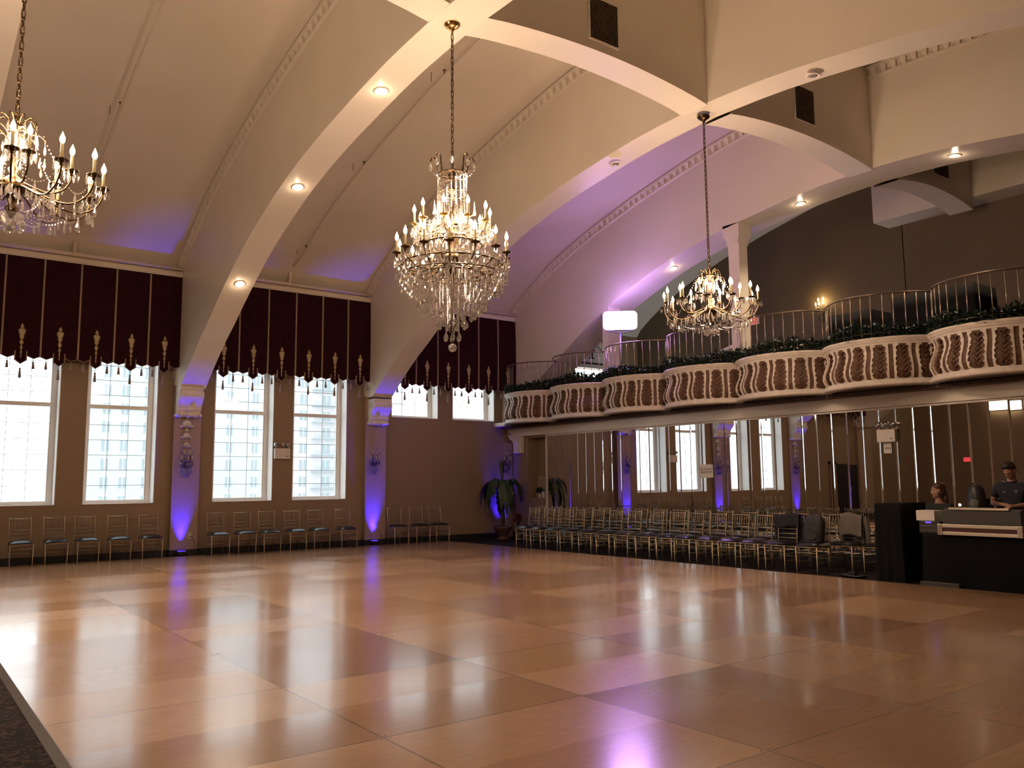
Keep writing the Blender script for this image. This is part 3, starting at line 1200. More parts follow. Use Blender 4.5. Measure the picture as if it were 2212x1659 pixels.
    for k in range(4):
        light('candle_glow', 'POINT', ring_pt(0.30, PI / 4 + k * PI / 2, 4.48), 50, WARM, r, 0.12)
    return r


def big_chandelier(loc, label):
    r = thing('chandelier', label, 'chandelier', (loc[0], loc[1], 0), 0, 'crystal chandeliers')
    canopy(0.105, 7.19, 'brass', r)
    chain_mesh(7.06, 5.44).build('chain', 'antique_brass', r)
    MB().lathe([(0.012, 5.46), (0.02, 5.40), (0.012, 5.3), (0.05, 5.24), (0.05, 5.20), (0.016, 5.17), (0.014, 5.08), (0.075, 5.05), (0.07, 5.02), (0.018, 4.99), (0.02, 4.80), (0.05, 4.72), (0.03, 4.60),
                (0.07, 4.52), (0.04, 4.44), (0.03, 4.30), (0.10, 4.22), (0.12, 4.17), (0.05, 4.10), (0.02, 3.9), (0.012, 3.4), (0.01, 3.15)], (0, 0, 0), 16).build('column', 'antique_brass', r)
    for (rr, z, t) in ((0.17, 5.24, 0.010), (0.165, 5.0, 0.007), (0.22, 4.55, 0.012), (0.36, 4.35, 0.010), (0.60, 4.10, 0.010), (0.40, 3.98, 0.012), (0.62, 3.97, 0.007)):
        rings = MB().tube([ring_pt(rr, 2 * PI * k / 32, z) for k in range(32)], t, 6, closed=True)
        for k in range(8):
            a = 2 * PI * k / 8
            if z == 5.24:
                rings.tube([ring_pt(0.04, a, 5.22), ring_pt(0.17, a, 5.24)], 0.006, 5)
            if z == 4.55:
                rings.tube([ring_pt(0.04, a, 4.56), ring_pt(0.22, a, 4.55)], 0.008, 5)
            if z == 4.10:
                rings.tube([ring_pt(0.05, a, 4.12), ring_pt(0.40, a, 3.98), ring_pt(0.60, a, 4.10)], 0.008, 5)
        rings.build('ring_frame', 'antique_brass', r)
    hook = Cloner(lambda: MB().tube(smooth_path([(0.16, 0, 5.24), (0.19, 0, 5.33), (0.20, 0, 5.43), (0.245, 0, 5.45), (0.265, 0, 5.40)], 5), 0.008, 5).build('crown_hook', 'antique_brass', None))
    stuff = MB()
    for k in range(8):
        a = 2 * PI * k / 8 + 0.2
        hook(r, (0, 0, 0), a)
        drop_big(r, ring_pt(0.265, a, 5.39))
        strand(stuff, ring_pt(0.20, a, 5.42), ring_pt(0.17, a + 0.7, 5.25), 12, 0.009, 0.10)
        strand(stuff, ring_pt(0.26, a, 5.28), ring_pt(0.05, a, 5.2), 10, 0.008, 0.05)
    for k in range(20):
        a = 2 * PI * k / 20
        strand(stuff, ring_pt(0.175, a, 5.24), ring_pt(0.185, a, 4.72), 26, 0.010, 0.0)
        if k % 2 == 0:
            strand(stuff, ring_pt(0.15, a, 5.02), ring_pt(0.07, a, 4.62), 16, 0.010, 0.06)
            stuff.drop(ring_pt(0.12, a, 4.80), 0.11, 0.022)
    # upper tier of candles
    upper = [(0.20, 0, 4.55), (0.28, 0, 4.48), (0.37, 0, 4.46), (0.44, 0, 4.51), (0.46, 0, 4.58)]
    arm_u = Cloner(lambda: MB().tube(smooth_path(upper, 5), 0.011, 7).merge(cup_mesh(), Matrix.Translation((0.46, 0, 4.60))).build('arm', 'brass', None))
    spike = Cloner(lambda: MB().lathe([(0.018, 0.0), (0.022, 0.02), (0.014, 0.05), (0.003, 0.17)], (0, 0, 0), 6, smooth=False).build('crystal_spire', 'crystal', None))
    for k in range(10):
        a = 2 * PI * k / 10 + 0.15
        arm_u(r, (0, 0, 0), a)
        candle(r, ring_pt(0.46, a, 4.62), 0, (1, 1, 1.05))
        for j in range(7):
            b = a + (j - 3) * 0.075
            stuff.drop(ring_pt(0.46 + 0.03 * (j % 2), b, 4.56), 0.12, 0.019)
            stuff.drop(ring_pt(0.36 + 0.05 * (j % 3), b + 0.04, 4.46 + 0.04 * (j % 2)), 0.11, 0.019)
            stuff.drop(ring_pt(0.24 + 0.04 * (j % 3), b, 4.66 - 0.05 * (j % 3)), 0.10, 0.017)
        strand(stuff, ring_pt(0.19, a, 4.74), ring_pt(0.45, a, 4.58), 14, 0.009, 0.07)
        strand(stuff, ring_pt(0.46, a, 4.52), ring_pt(0.46, a + 0.63, 4.52), 16, 0.009, 0.14)
        strand(stuff, ring_pt(0.44, a, 4.46), ring_pt(0.30, a, 4.25), 12, 0.010, 0.06)
        if k % 2:
            spike(r, ring_pt(0.40, a + 0.3, 4.63))
    # lower tier
    lower = [(0.20, 0, 4.10), (0.34, 0, 4.02), (0.50, 0, 4.02), (0.62, 0, 4.09), (0.67, 0, 4.17), (0.67, 0, 4.225)]
    arm_l = Cloner(arm_maker(smooth_path(lower, 5), 0.010))
    for k in range(14):
        a = 2 * PI * k / 14 + 0.05
        arm_l(r, (0, 0, 0), a)
        candle(r, ring_pt(0.67, a, 4.245), 0, (1, 1, 1.1))
        a2 = a + 2 * PI / 14
        strand(stuff, ring_pt(0.67, a, 4.18), ring_pt(0.67, a2, 4.18), 14, 0.009, 0.12)
        for j in range(5):
            b = a + (j - 2) * 0.075
            stuff.drop(ring_pt(0.67 + 0.02 * (j % 2), b, 4.19 - 0.03 * (j % 2)), 0.11, 0.019)
            stuff.drop(ring_pt(0.56 + 0.04 * (j % 3), b + 0.03, 4.10 - 0.04 * (j % 2)), 0.11, 0.020)
            stuff.drop(ring_pt(0.62 - 0.03 * (j % 3), b, 3.97 - 0.05 * (j % 3)), 0.11, 0.022)
            stuff.drop(ring_pt(0.40 + 0.05 * (j % 3), b, 4.30 - 0.06 * (j % 3)), 0.10, 0.018)
        drop_big(r, ring_pt(0.67, a, 3.99))
        drop_big(r, ring_pt(0.60, (a + a2) / 2, 3.86))
    # basket of beads below
    for k in range(44):
        a = 2 * PI * k / 44
        strand(stuff, ring_pt(0.62, a, 4.08), ring_pt(0.44, a + 0.1, 3.70), 24, 0.009, 0.05)
        strand(stuff, ring_pt(0.42, a, 4.02), ring_pt(0.37, a, 3.60), 24, 0.010, 0.0)
        if k % 2 == 0:
            drop = (0.60 - 0.012 * (k % 3), a, 3.95 - 0.05 * (k % 4))
            stuff.drop(ring_pt(*drop), 0.10, 0.020)
            stuff.drop(ring_pt(0.50, a + 0.05, 3.82), 0.11, 0.020)
        if k % 2:
            strand(stuff, ring_pt(0.28, a, 3.98), ring_pt(0.25, a, 3.52), 26, 0.010, 0.0)
    for k in range(24):
        a = 2 * PI * k / 24
        drop_big(r, ring_pt(0.41, a, 3.66))
    for k in range(14):
        a = 2 * PI * k / 14
        strand(stuff, ring_pt(0.16, a, 3.95), ring_pt(0.155, a, 3.42), 28, 0.010, 0.0)
        drop_big(r, ring_pt(0.27, a, 3.54))
        stuff.drop(ring_pt(0.34, a + 0.2, 3.60), 0.11, 0.026)
    for k in range(9):
        a = 2 * PI * k / 9
        strand(stuff, ring_pt(0.08, a, 3.9), ring_pt(0.08, a, 3.30), 30, 0.011, 0.0)
        drop_big(r, ring_pt(0.17, a, 3.43))
    for k in range(6):
        a = 2 * PI * k / 6
        drop_big(r, ring_pt(0.09, a, 3.29), 0, (1.15, 1.15, 1.1))
    stuff.build('crystal_garland', 'crystal', r)['kind'] = 'stuff'
    MB().sphere((0, 0, 3.10), 0.052, 16, 10).build('crystal_ball', 'crystal', r)
    for k in range(4):
        light('candle_glow', 'POINT', ring_pt(0.36, PI / 4 + k * PI / 2, 4.72), 64, WARM, r, 0.12)
    return r


big_chandelier((5.35, 8.32), 'large tiered crystal chandelier with hanging bead basket on the nearest rib')
ch = small_chandelier((10.0, 8.26), 'brass armed crystal chandelier hanging before the white balcony column')
dup(ch, (-3.95, 8.2, 0), 0.5, 'brass armed crystal chandelier added out of view as fill light')  # unseen extra chandelier, added to brighten the room
dup(ch, (0.75, 8.2, 0), 0.3, 'brass armed crystal chandelier partly cropped beside the tall left windows')


# ------------------------------------------------------------------ chiavari chairs
def pillow(sx, sy, h, n=9):
    m = MB()
    for s in (1, -1):
        vs, fs = [], []
        for i in range(n):
            for j in range(n):
                u, v = -1 + 2 * i / (n - 1), -1 + 2 * j / (n - 1)
                z = s * h * (max(0, 1 - abs(u) ** 3.5) ** 0.6) * (max(0, 1 - abs(v) ** 3.5) ** 0.6)
                k = 1 - 0.05 * (u * u * v * v)
                vs.append((u * sx * k, v * sy * k, z if s > 0 else z * 0.35))
        for i in range(n - 1):
            for j in range(n - 1):
                fs.append((i * n + j, (i + 1) * n + j, (i + 1) * n + j + 1, i * n + j + 1))
        m.add(vs, fs, 0, True)
    return m


def make_chair(label, group):
    r = thing('chiavari_chair', label, 'chair', (0, 0, GZ), 0, group)
    for s in (-1, 1):
        MB().tube([(s * 0.185, -0.185, 0), (s * 0.19, -0.19, 0.05), (s * 0.195, -0.195, 0.44)], [0.009, 0.011, 0.0125], 7).build('leg', 'chair_gold', r)
    for s in (-1, 1):
        MB().tube([(s * 0.172, 0.235, 0), (s * 0.178, 0.20, 0.22), (s * 0.182, 0.185, 0.44), (s * 0.184, 0.20, 0.66), (s * 0.186, 0.235, 0.92), (s * 0.186, 0.238, 0.945)],
                  [0.009, 0.011, 0.012, 0.0115, 0.011, 0.006], 7).build('leg', 'chair_gold', r)['label'] = 'rear leg running up into the back post'
    m = MB()
    c = [(-0.195, -0.195, 0.435), (0.195, -0.195, 0.435), (0.182, 0.185, 0.435), (-0.182, 0.185, 0.435)]
    for i in range(4):
        m.tube([c[i], c[(i + 1) % 4]], 0.0125, 7)
    m.box(-0.185, -0.185, 0.430, 0.185, 0.178, 0.442)
    m.build('seat_frame', 'chair_gold', r)
    m = MB()
    m.tube([(-0.194, -0.193, 0.345), (0.194, -0.193, 0.345)], 0.009, 6)
    for s in (-1, 1):
        m.tube([(s * 0.193, -0.193, 0.30), (s * 0.180, 0.19, 0.30)], 0.008, 6)
        m.tube([(s * 0.190, -0.19, 0.19), (s * 0.178, 0.205, 0.19)], 0.008, 6)
    m.tube([(-0.178, 0.20, 0.24), (0.178, 0.20, 0.24)], 0.008, 6)
    m.build('stretcher', 'chair_gold', r)
    m = MB()

    def yb(z):
        return interp([(0.44, 0.185), (0.66, 0.20), (0.92, 0.235)], z)
    for z, rr in ((0.905, 0.011), (0.695, 0.009), (0.615, 0.007), (0.545, 0.007)):
        m.tube([(-0.184, yb(z), z), (0.184, yb(z), z)], rr, 6)
    for k in range(6):
        x = -0.184 + 0.368 * (k + 1) / 7
        m.tube([(x, yb(0.695), 0.695), (x, yb(0.905), 0.905)], 0.0062, 5)
    m.build('backrest', 'chair_gold', r)
    pillow(0.208, 0.208, 0.052).build('seat_cushion', 'black_vinyl', r, (0, -0.012, 0.462))
    return r


chair0 = None


def place_chair(x, y, rz, label, group):
    global chair0
    if chair0 is None:
        chair0 = make_chair(label, group)
        chair0.location = (x, y, GZ)
        chair0.rotation_euler = (0, 0, rz)
        return chair0
    return dup(chair0, (x, y, GZ), rz, label, group)


G1 = 'gold chairs along the window wall'
for i, x in enumerate((2.18, 2.77, 3.33, 3.93, 4.54)):
    place_chair(x + 0.03, 18.76, random.uniform(-0.03, 0.03), 'gold chiavari chair under the tall left windows, %s of five counting from the left' % ORD[i], G1)
for i, x in enumerate((5.94, 6.53, 7.10, 7.71, 8.29, 8.99)):
    place_chair(x + 0.03, 18.76, random.uniform(-0.03, 0.03), 'gold chiavari chair under the emergency light windows, %s of six counting from the left' % ORD[i], G1)
for i, x in enumerate((10.42, 11.05, 11.62)):
    place_chair(x + 0.03, 18.78, random.uniform(-0.03, 0.03), 'gold chiavari chair left of the palm, %s of three counting from the left' % ORD[i], G1)
# two more along the same wall, outside the picture on the left
G2 = 'gold chairs in the front row before the mirrors'
ROW1 = [15.85, 15.30, 14.74, 14.24, 13.62, 13.06, 12.51, 11.90, 11.34, 10.88, 10.34, 9.83, 9.34, 8.83, 8.22]
for i, y in enumerate(ROW1):
    lab = 'gold chiavari chair in the front mirror row, %s from the palm' % ORD[i]
    if i == 13:
        lab = 'front row gold chiavari chair with the navy jacket over its back'
    if i == 14:
        lab = 'front row gold chiavari chair carrying the charcoal backpack'
    place_chair(12.29, y, -PI / 2 + random.uniform(-0.05, 0.05), lab, G2)
G3 = 'gold chairs in the back row against the mirrors'
ROW2 = [16.77, 16.15, 15.58, 14.98, 14.40, 13.82, 13.24, 12.66, 12.08, 11.50, 10.92, 10.34, 9.76, 9.18, 8.60, 8.02, 7.42]
for i, y in enumerate(ROW2):
    lab = 'gold chiavari chair in the back row against the mirrors, %s from the palm' % (ORD[i] if i < 16 else 'last')
    if i == 15:
        lab = 'gold chiavari chair with the grey sweater over its back'
    if i == 16:
        lab = 'gold chiavari chair half hidden behind the black draped table'
    place_chair(13.22 if i < 15 else 12.95, y, -PI / 2 + random.uniform(-0.05, 0.05), lab, G3)


# jackets and backpack on the chairs
def sheet(mb, pts_fn, nu, nv, mi=0):
    vs, fs = [], []
    for i in range(nu + 1):
        for j in range(nv + 1):
            vs.append(pts_fn(i / nu, j / nv))
    for i in range(nu):
        for j in range(nv):
            a = i * (nv + 1) + j
            fs.append((a, a + 1, a + nv + 2, a + nv + 1))
    return mb.add(vs, fs, mi, True)


def draped(name, mname, label, cat, loc, rz, w, front, backl, seed, sleeves=True):
    """a garment hung over a chair back; local x across the chair, y towards its back"""
    rnd = random.Random(seed)
    ph = [rnd.uniform(0, 6) for _ in range(6)]
    r = thing(name, label, cat, loc, rz)
    m = MB()

    def f(u, v):
        x = (u - 0.5) * w * (1.0 + 0.12 * math.sin(3 * v + ph[0]))
        L = front + backl
        s = v * L - front
        lean = 0.10
        if s < 0:
            z = 0.925 + s
            y = 0.205 + 0.10 * s - 0.02 - 0.02 * math.sin(9 * u + ph[1]) * (-s / front)
        else:
            z = 0.925 - s
            y = 0.262 - 0.06 * s + 0.022 * math.sin(11 * u + ph[2]) * (s / backl)
        z += 0.02 * math.sin(6 * u + ph[3]) + (0.022 if abs(s) < 0.03 else 0)
        return (x, y, z)
    sheet(m, f, 18, 26)
    o = m.build('body', mname, r)
    s = o.modifiers.new('solid', 'SOLIDIFY')
    s.thickness = 0.012
    s.offset = 1
    if sleeves:
        for sg in (-1, 1):
            mm = MB().tube(smooth_path([(sg * w * 0.44, 0.24, 0.90), (sg * (w * 0.52), 0.25, 0.78), (sg * (w * 0.53), 0.27 + rnd.uniform(-0.03, 0.03), 0.58), (sg * (w * 0.50), 0.26, 0.36)], 5),
                           [0.055] * 6 + [0.05] * 6 + [0.042] * 4, 9, flat=0.6)
            mm.build('sleeve', mname, r)
    return r


draped('jacket', 'navy_jacket', 'dark navy jacket hung over the back of a front row chair', 'jacket', (12.29, 8.83, GZ), -PI / 2, 0.44, 0.20, 0.50, 3)
draped('sweater', 'grey_knit', 'grey knitted sweater hung over a chair back beside the draped table', 'sweater', (12.95, 8.02, GZ), -PI / 2, 0.42, 0.34, 0.46, 5)
bp = thing('backpack', 'charcoal backpack standing upright on a front row chair seat', 'bag', (12.29, 8.22, GZ), -PI / 2)


def bag_shape():
    m = MB()
    n, k = 14, 18
    vs, fs = [], []
    for i in range(n + 1):
        t = i / n
        z = 0.505 + 0.46 * t
        hw = 0.185 * (1 - 0.10 * (1 - t)) * (1 if t < 0.65 else max(0.03, math.sqrt(max(0, 1 - ((t - 0.65) / 0.37) ** 2))))
        hd = 0.105 * (1 - 0.25 * t) * (1 if t < 0.75 else max(0.1, math.sqrt(max(0, 1 - ((t - 0.75) / 0.27) ** 2))))
        for j in range(k):
            a = 2 * PI * j / k
            e = 0.6
            x = hw * math.copysign(abs(math.cos(a)) ** e, math.cos(a))
            y = hd * math.copysign(abs(math.sin(a)) ** e, math.sin(a)) + 0.03 + 0.06 * t
            vs.append((x, y, z + 0.006 * math.sin(5 * a + 7 * t)))
    for i in range(n):
        for j in range(k):
            j2 = (j + 1) % k
            fs.append((i * k + j, i * k + j2, (i + 1) * k + j2, (i + 1) * k + j))
    fs.append(tuple(range(k)))
    fs.append(tuple(n * k + j for j in range(k)))
    return m.add(vs, fs, 0, True)


bag_shape().build('body', 'charcoal_nylon', bp)
m = MB()
vs_ = [(0.13 * math.sin(a), -0.085 - 0.012 * math.cos(a), 0.65 + 0.10 * math.cos(a)) for a in [2 * PI * k / 20 for k in range(20)]]
m.tube(vs_, 0.008, 6, closed=True)
m.build('pocket_zip', 'black_plastic', bp)
MB().tube(smooth_path([(-0.04, 0.06, 0.955), (-0.03, 0.065, 0.985), (0.03, 0.065, 0.985), (0.04, 0.06, 0.955)], 4), 0.010, 6).build('handle', 'black_plastic', bp)

# ------------------------------------------------------------------ plaster corbels and drops on the pilasters
def spiral(cy, cz, r0, turns, n, sgn=1):
    return [(cy + sgn * r0 * (1 - 0.85 * i / n) * math.cos(2 * PI * turns * i / n), cz + r0 * (1 - 0.85 * i / n) * math.sin(2 * PI * turns * i / n)) for i in range(n + 1)]


def make_corbel(x, label):
    r = thing('corbel', label, 'corbel', (x, 19.15, 3.0), 0, 'plaster scroll corbels under the ribs')
    w = 0.245
    # (y towards the room is negative), z from 0 to 0.64
    prof = [(0.0, 0.64), (-0.36, 0.64), (-0.37, 0.60), (-0.345, 0.57), (-0.36, 0.54), (-0.385, 0.49), (-0.38, 0.43), (-0.34, 0.37), (-0.27, 0.30), (-0.235, 0.24), (-0.22, 0.18), (-0.225, 0.14), (-0.19, 0.12), (-0.17, 0.06), (0.0, 0.04)]
    b = MB().prism(prof, 'x', -w, w, 0, False)
    bevel(b.build('bracket', 'plaster_white', r), 0.012)
    for s in (-1, 1):
        m = MB()
        m.tube([(s * (w + 0.004), y, z) for y, z in spiral(-0.265, 0.46, 0.10, 2.4, 40, -1)], [0.017 - 0.008 * i / 40 for i in range(41)], 6)
        m.tube([(s * (w + 0.004), y, z) for y, z in [(-0.35, 0.52), (-0.36, 0.44), (-0.30, 0.35), (-0.22, 0.27), (-0.17, 0.19), (-0.13, 0.14)]], 0.015, 6)
        m.tube([(s * (w + 0.004), y, z) for y, z in spiral(-0.12, 0.16, 0.06, 1.8, 24, 1)], [0.013 - 0.006 * i / 24 for i in range(25)], 6)
        m.build('volute', 'plaster_white', r)
    m = MB()
    for k in range(7):
        x_ = -0.235 + 0.47 * k / 6
        m.sphere((x_, -0.10, 0.035 - 0.012 * (k % 2)), (0.05, 0.125, 0.045), 10, 6)
    m.box(-w, -0.19, 0.04, w, 0.0, 0.075)
    m.build('leaf_lip', 'plaster_white', r)
    return r


CORB = [make_corbel(5.32, 'scrolled plaster corbel at the foot of the nearest rib, above a hanging plaster flower chain')]
CORB.append(dup(CORB[0], (10.0, 19.15, 2.98), 0, 'scrolled plaster corbel at the foot of the second rib, without any flower chain'))
dup(CORB[0], (0.70, 19.15, 3.0), 0, 'scrolled plaster corbel seen only as a reflection in the mirrored wall')


def plaster_drop(x, label):
    r = thing('plaster_flower_chain', label, 'plaster ornament', (x, 19.11, 2.95), 0, 'plaster flower chains')
    MB().tube([(0, 0, 0.04), (0, 0, -0.62)], 0.014, 6).build('stem', 'plaster_white', r)
    for (z, s) in ((-0.10, 1.0), (-0.36, 0.78), (-0.56, 0.62)):
        m = MB().lathe([(0.02, z + 0.08 * s), (0.075 * s, z + 0.06 * s), (0.10 * s, z), (0.075 * s, z - 0.045 * s), (0.02, z - 0.06 * s)], (0, 0, 0), 14, sy=0.7)
        for k in range(7):
            a = PI + PI * k / 6
            c, s_ = math.cos(a), math.sin(a) * 0.8
            m.tube([(0.05 * s * c, 0.05 * s * s_, z - 0.05 * s), (0.12 * s * c, 0.12 * s * s_, z - 0.06 * s), (0.165 * s * c, 0.165 * s * s_, z - 0.035 * s)], [0.03 * s, 0.028 * s, 0.006], 6, flat=0.5)
        m.build('flower', 'plaster_white', r)
    MB().sphere((0, 0, -0.235), (0.045, 0.035, 0.035), 10, 6).build('bud', 'plaster_white', r)
    return r


pd = plaster_drop(5.32, 'white plaster flower chain hanging between corbel and crystal sconce')
dup(pd, (0.70, 19.11, 2.95), 0, 'white plaster flower chain reflected in the mirrored wall')


# ------------------------------------------------------------------ crystal sconces
def make_sconce(x, y, z, label, rz=0.0, lit=False):
    r = thing('crystal_sconce', label, 'wall sconce', (x, y, z), rz, 'crystal wall sconces')
    MB().lathe([(0.05, 0.0), (0.055, 0.01), (0.03, 0.025), (0.015, 0.03)], (0, 0, 0), 14, M=Matrix.Rotation(PI / 2, 3, 'X')).build('backplate', 'antique_brass', r)
    st = MB()
    for k, (ax, ay, h) in enumerate(((-0.11, -0.13, 0.10), (0.11, -0.13, 0.10), (-0.055, -0.09, 0.22), (0.075, -0.08, 0.22), (0.02, -0.17, 0.08))):
        MB().tube(smooth_path([(0, -0.03, 0.0), (ax * 0.5, ay * 0.7, -0.07), (ax, ay, -0.04), (ax, ay, h - 0.04)], 5), 0.006, 6).merge(cup_mesh(), Matrix.Translation((ax, ay, h - 0.02)) @ Matrix.Scale(0.6, 4)).build('arm', 'antique_brass', r)
        s, b = candle_mesh()
        o = s.build('candle', 'candle_sleeve_glow' if lit else 'candle_sleeve_unlit', r, (ax, ay, h))
        o.scale = (0.9, 0.9, 0.9)
        b.build('bulb', 'bulb_lit' if lit else 'crystal', o)
        for j in range(5):
            a = 2 * PI * j / 5
            st.drop((ax + 0.035 * math.cos(a), ay + 0.035 * math.sin(a), h - 0.03), 0.09, 0.012)
    for k in range(12):
        a = PI + PI * k / 11
        st.drop((0.12 * math.cos(a), -0.03 + 0.11 * math.sin(a), -0.05 - 0.05 * (k % 2)), 0.10, 0.017)
        st.drop((0.07 * math.cos(a), -0.03 + 0.07 * math.sin(a), -0.12 - 0.04 * (k % 2)), 0.10, 0.017)
        strand(st, (0, -0.03, 0.16), (0.11 * math.cos(a), -0.03 + 0.11 * math.sin(a), -0.02), 9, 0.007, 0.05)
    st.build('crystal_drops', 'crystal', r)['kind'] = 'stuff'
    if lit:
        light('sconce_glow', 'POINT', (0, -0.16, 0.30), 7, (1.0, 0.60, 0.20), r, 0.06)
    return r


sc0 = make_sconce(5.32, 19.13, 1.95, 'unlit crystal sconce below the plaster flower chain')
dup(sc0, (9.90, 19.13, 2.0), 0, 'unlit crystal sconce on the second pilaster, over the brightest blue glow')
dup(sc0, (14.05, 19.12, 2.02), 0, 'unlit crystal sconce in the corner above the palm')
dup(sc0, (0.70, 19.13, 1.95), 0, 'unlit crystal sconce reflected in the mirrored wall')
make_sconce(18.97, 11.7 - 0.0, 5.55, 'glowing two bulb wall sconce on the dark gallery wall', -PI / 2, True).location = (19.57, 12.45, 5.85)


# ------------------------------------------------------------------ blue uplights, outlets and cords
def uplight(x, y, label, energy, tilt=(0, 0.10, 1), spread=44):
    r = thing('uplight', label, 'uplight', (x, y, GZ), 0, 'blue uplights on the floor')
    bevel(MB().box(-0.09, -0.075, 0.012, 0.09, 0.075, 0.115).build('housing', 'black_plastic', r), 0.02, 3)
    MB().tube([(-0.11, 0, 0.01), (-0.11, 0, 0.09)], 0.008, 6).tube([(0.11, 0, 0.01), (0.11, 0, 0.09)], 0.008, 6).box(-0.12, -0.06, 0.0, 0.12, 0.06, 0.014).build('bracket', 'black_plastic', r)
    m = MB()
    for i in range(3):
        for j in range(2):
            m.lathe([(0.022, 0.115), (0.022, 0.121), (0.016, 0.125)], (-0.055 + 0.055 * i, -0.03 + 0.06 * j, 0), 10)
    m.build('lens', 'blue_led', r)
    light('uplight_beam', 'SPOT', (0, 0, 0.16), energy, (0.03, 0.012, 1.0), r, 0.04, aim(tilt), math.radians(spread), 1.0)
    return r


uplight(5.28, 19.03, 'black uplight throwing blue on the nearest pilaster', 430, (0.0, 0.12, 1))
uplight(9.93, 19.03, 'black uplight throwing the brightest blue on the second pilaster', 640, (0.0, 0.14, 1))
uplight(0.66, 19.03, 'black uplight seen only in the mirrored wall', 420, (0.0, 0.13, 1))
uplight(13.90, 19.02, 'black uplight behind the potted palm', 260, (0.05, 0.22, 1), 50)
for (x, lab) in ((5.47, 'white wall outlet with a cord beside the blue lit nearest pilaster foot'), (10.02, 'white wall outlet with a cord on the second pilaster')):
    r = thing('wall_outlet', lab, 'outlet', (x, 19.15, 0.41), 0, 'wall outlets on the pilasters')
    bevel(MB().box(-0.036, -0.008, -0.058, 0.036, 0.0, 0.058).build('cover_plate', 'white_plastic', r), 0.003)
    MB().box(-0.014, -0.011, 0.012, 0.014, -0.007, 0.04).box(-0.014, -0.011, -0.04, 0.014, -0.007, -0.012).build('socket', 'ink', r)
    c = MB().tube(smooth_path([(x, 19.138, 0.39), (x + 0.03, 19.10, 0.38), (x + 0.09, 19.06, 0.26), (x + 0.10, 19.04, 0.10), (x + 0.06, 18.99, 0.0), (x - 0.04, 18.95, 0.02)], 6), 0.005, 6).build('power_cord', 'black_plastic')
    tag(c, 'black cord from the %s pilaster outlet to its uplight' % ('nearest' if x < 6 else 'second'), 'cord')


# ------------------------------------------------------------------ emergency lights
def emergency_light(loc, rz, label, heads, w, h):
    r = thing('emergency_light', label, 'emergency light', loc, rz, 'white emergency lights')
    bevel(MB().box(-w / 2, -0.10, 0, w / 2, 0.0, h).build('battery_box', 'white_plastic', r), 0.008)
    MB().box(w * 0.22, -0.103, h * 0.22, w * 0.38, -0.099, h * 0.28).build('indicator_label', 'ink', r)
    for hx in heads:
        o = MB().tube([(hx, -0.05, h), (hx, -0.05, h + 0.035)], 0.012, 6).merge(
            MB().lathe([(0.02, 0.05), (0.045, 0.045), (0.058, 0.02), (0.058, -0.005), (0.045, -0.012), (0.01, -0.012)], (0, 0, 0), 16, M=Matrix.Rotation(PI / 2, 3, 'X').to_3x3()),
            Matrix.Translation((hx, -0.06, h + 0.085))).build('lamp_head', 'silver_metal', r)
        MB().sphere((hx, -0.115, h + 0.085), (0.044, 0.012, 0.044), 12, 6).build('lens', 'crystal', o)
    return r


emergency_light((7.57, 19.30, 2.10), 0, 'white emergency light with three heads between two tall windows', (-0.15, 0.03, 0.15), 0.38, 0.25)
emergency_light((14.33, 7.945, 2.15), -PI / 2, 'white emergency light with three heads fixed on the mirrored wall', (-0.14, 0.0, 0.14), 0.34, 0.22)
pn = thing('paper_notice', 'white paper notice taped below the emergency light on the mirrors', 'notice', (14.325, 7.97, 1.95), -PI / 2)
MB().box(-0.075, -0.004, 0, 0.075, -0.002, 0.20).build('sheet', 'paper', pn)
m = MB()
for (x, z, w_, h_) in ((-0.05, 0.07, 0.010, 0.045), (-0.033, 0.07, 0.022, 0.010), (-0.028, 0.075, 0.010, 0.04), (-0.006, 0.07, 0.008, 0.05), (0.012, 0.07, 0.010, 0.04), (0.03, 0.07, 0.022, 0.010), (0.048, 0.065, 0.008, 0.05)):
    m.box(x, -0.0055, z, x + w_, -0.004, z + h_)
m.build('printed_marks', 'ink', pn)


def text(body, size, loc, rot, mname, parent, name='lettering'):
    c = bpy.data.curves.new(name, 'FONT')
    c.body = body
    c.size = size
    c.align_x = 'CENTER'
    c.align_y = 'CENTER'
    c.extrude = 0.0008
    c.materials.append(MATS[mname])
    t_ = bpy.data.objects.new(name, c)
    COL.objects.link(t_)
    me = bpy.data.meshes.new_from_object(t_.evaluated_get(bpy.context.evaluated_depsgraph_get()))
    bpy.data.objects.remove(t_)
    o = bpy.data.objects.new(name, me)
    COL.objects.link(o)
    o.parent = parent
    o.location = loc
    o.rotation_euler = rot
    return o


# ------------------------------------------------------------------ mirrored wall
mr = thing('wall_mirror', 'mirrored wall of narrow upright strips beneath the balcony', 'mirror', (14.335, 0, 0))
gm, bv = MB(), MB()
rnd = random.Random(4)
y = 17.59
PITCH = 0.3155
Z0, Z1 = 0.16, 2.735
while y - PITCH > -2.85:
    y1 = y - PITCH
    e = 0.019
    t = rnd.uniform(-0.0007, 0.0007)
    t2 = rnd.uniform(-0.0010, 0.0010)
    a, b = y - e, y1 + e
    gm.add([(t, a, Z0), (-t, b, Z0), (-t + t2, b, Z1), (t + t2, a, Z1)], [(0, 1, 2, 3)])
    k1, k2 = rnd.uniform(0.0022, 0.0040), rnd.uniform(0.0022, 0.0040)
    bv.add([(k1, y - 0.0015, Z0), (t, a, Z0), (t + t2, a, Z1), (k1 + t2, y - 0.0015, Z1)], [(0, 1, 2, 3)])
    bv.add([(-t, b, Z0), (k2, y1 + 0.0015, Z0), (k2 + t2, y1 + 0.0015, Z1), (-t + t2, b, Z1)], [(0, 1, 2, 3)])
    y = y1
YEND = y
gm.build('glass_strips', 'mirror_glass', mr, recalc=False)
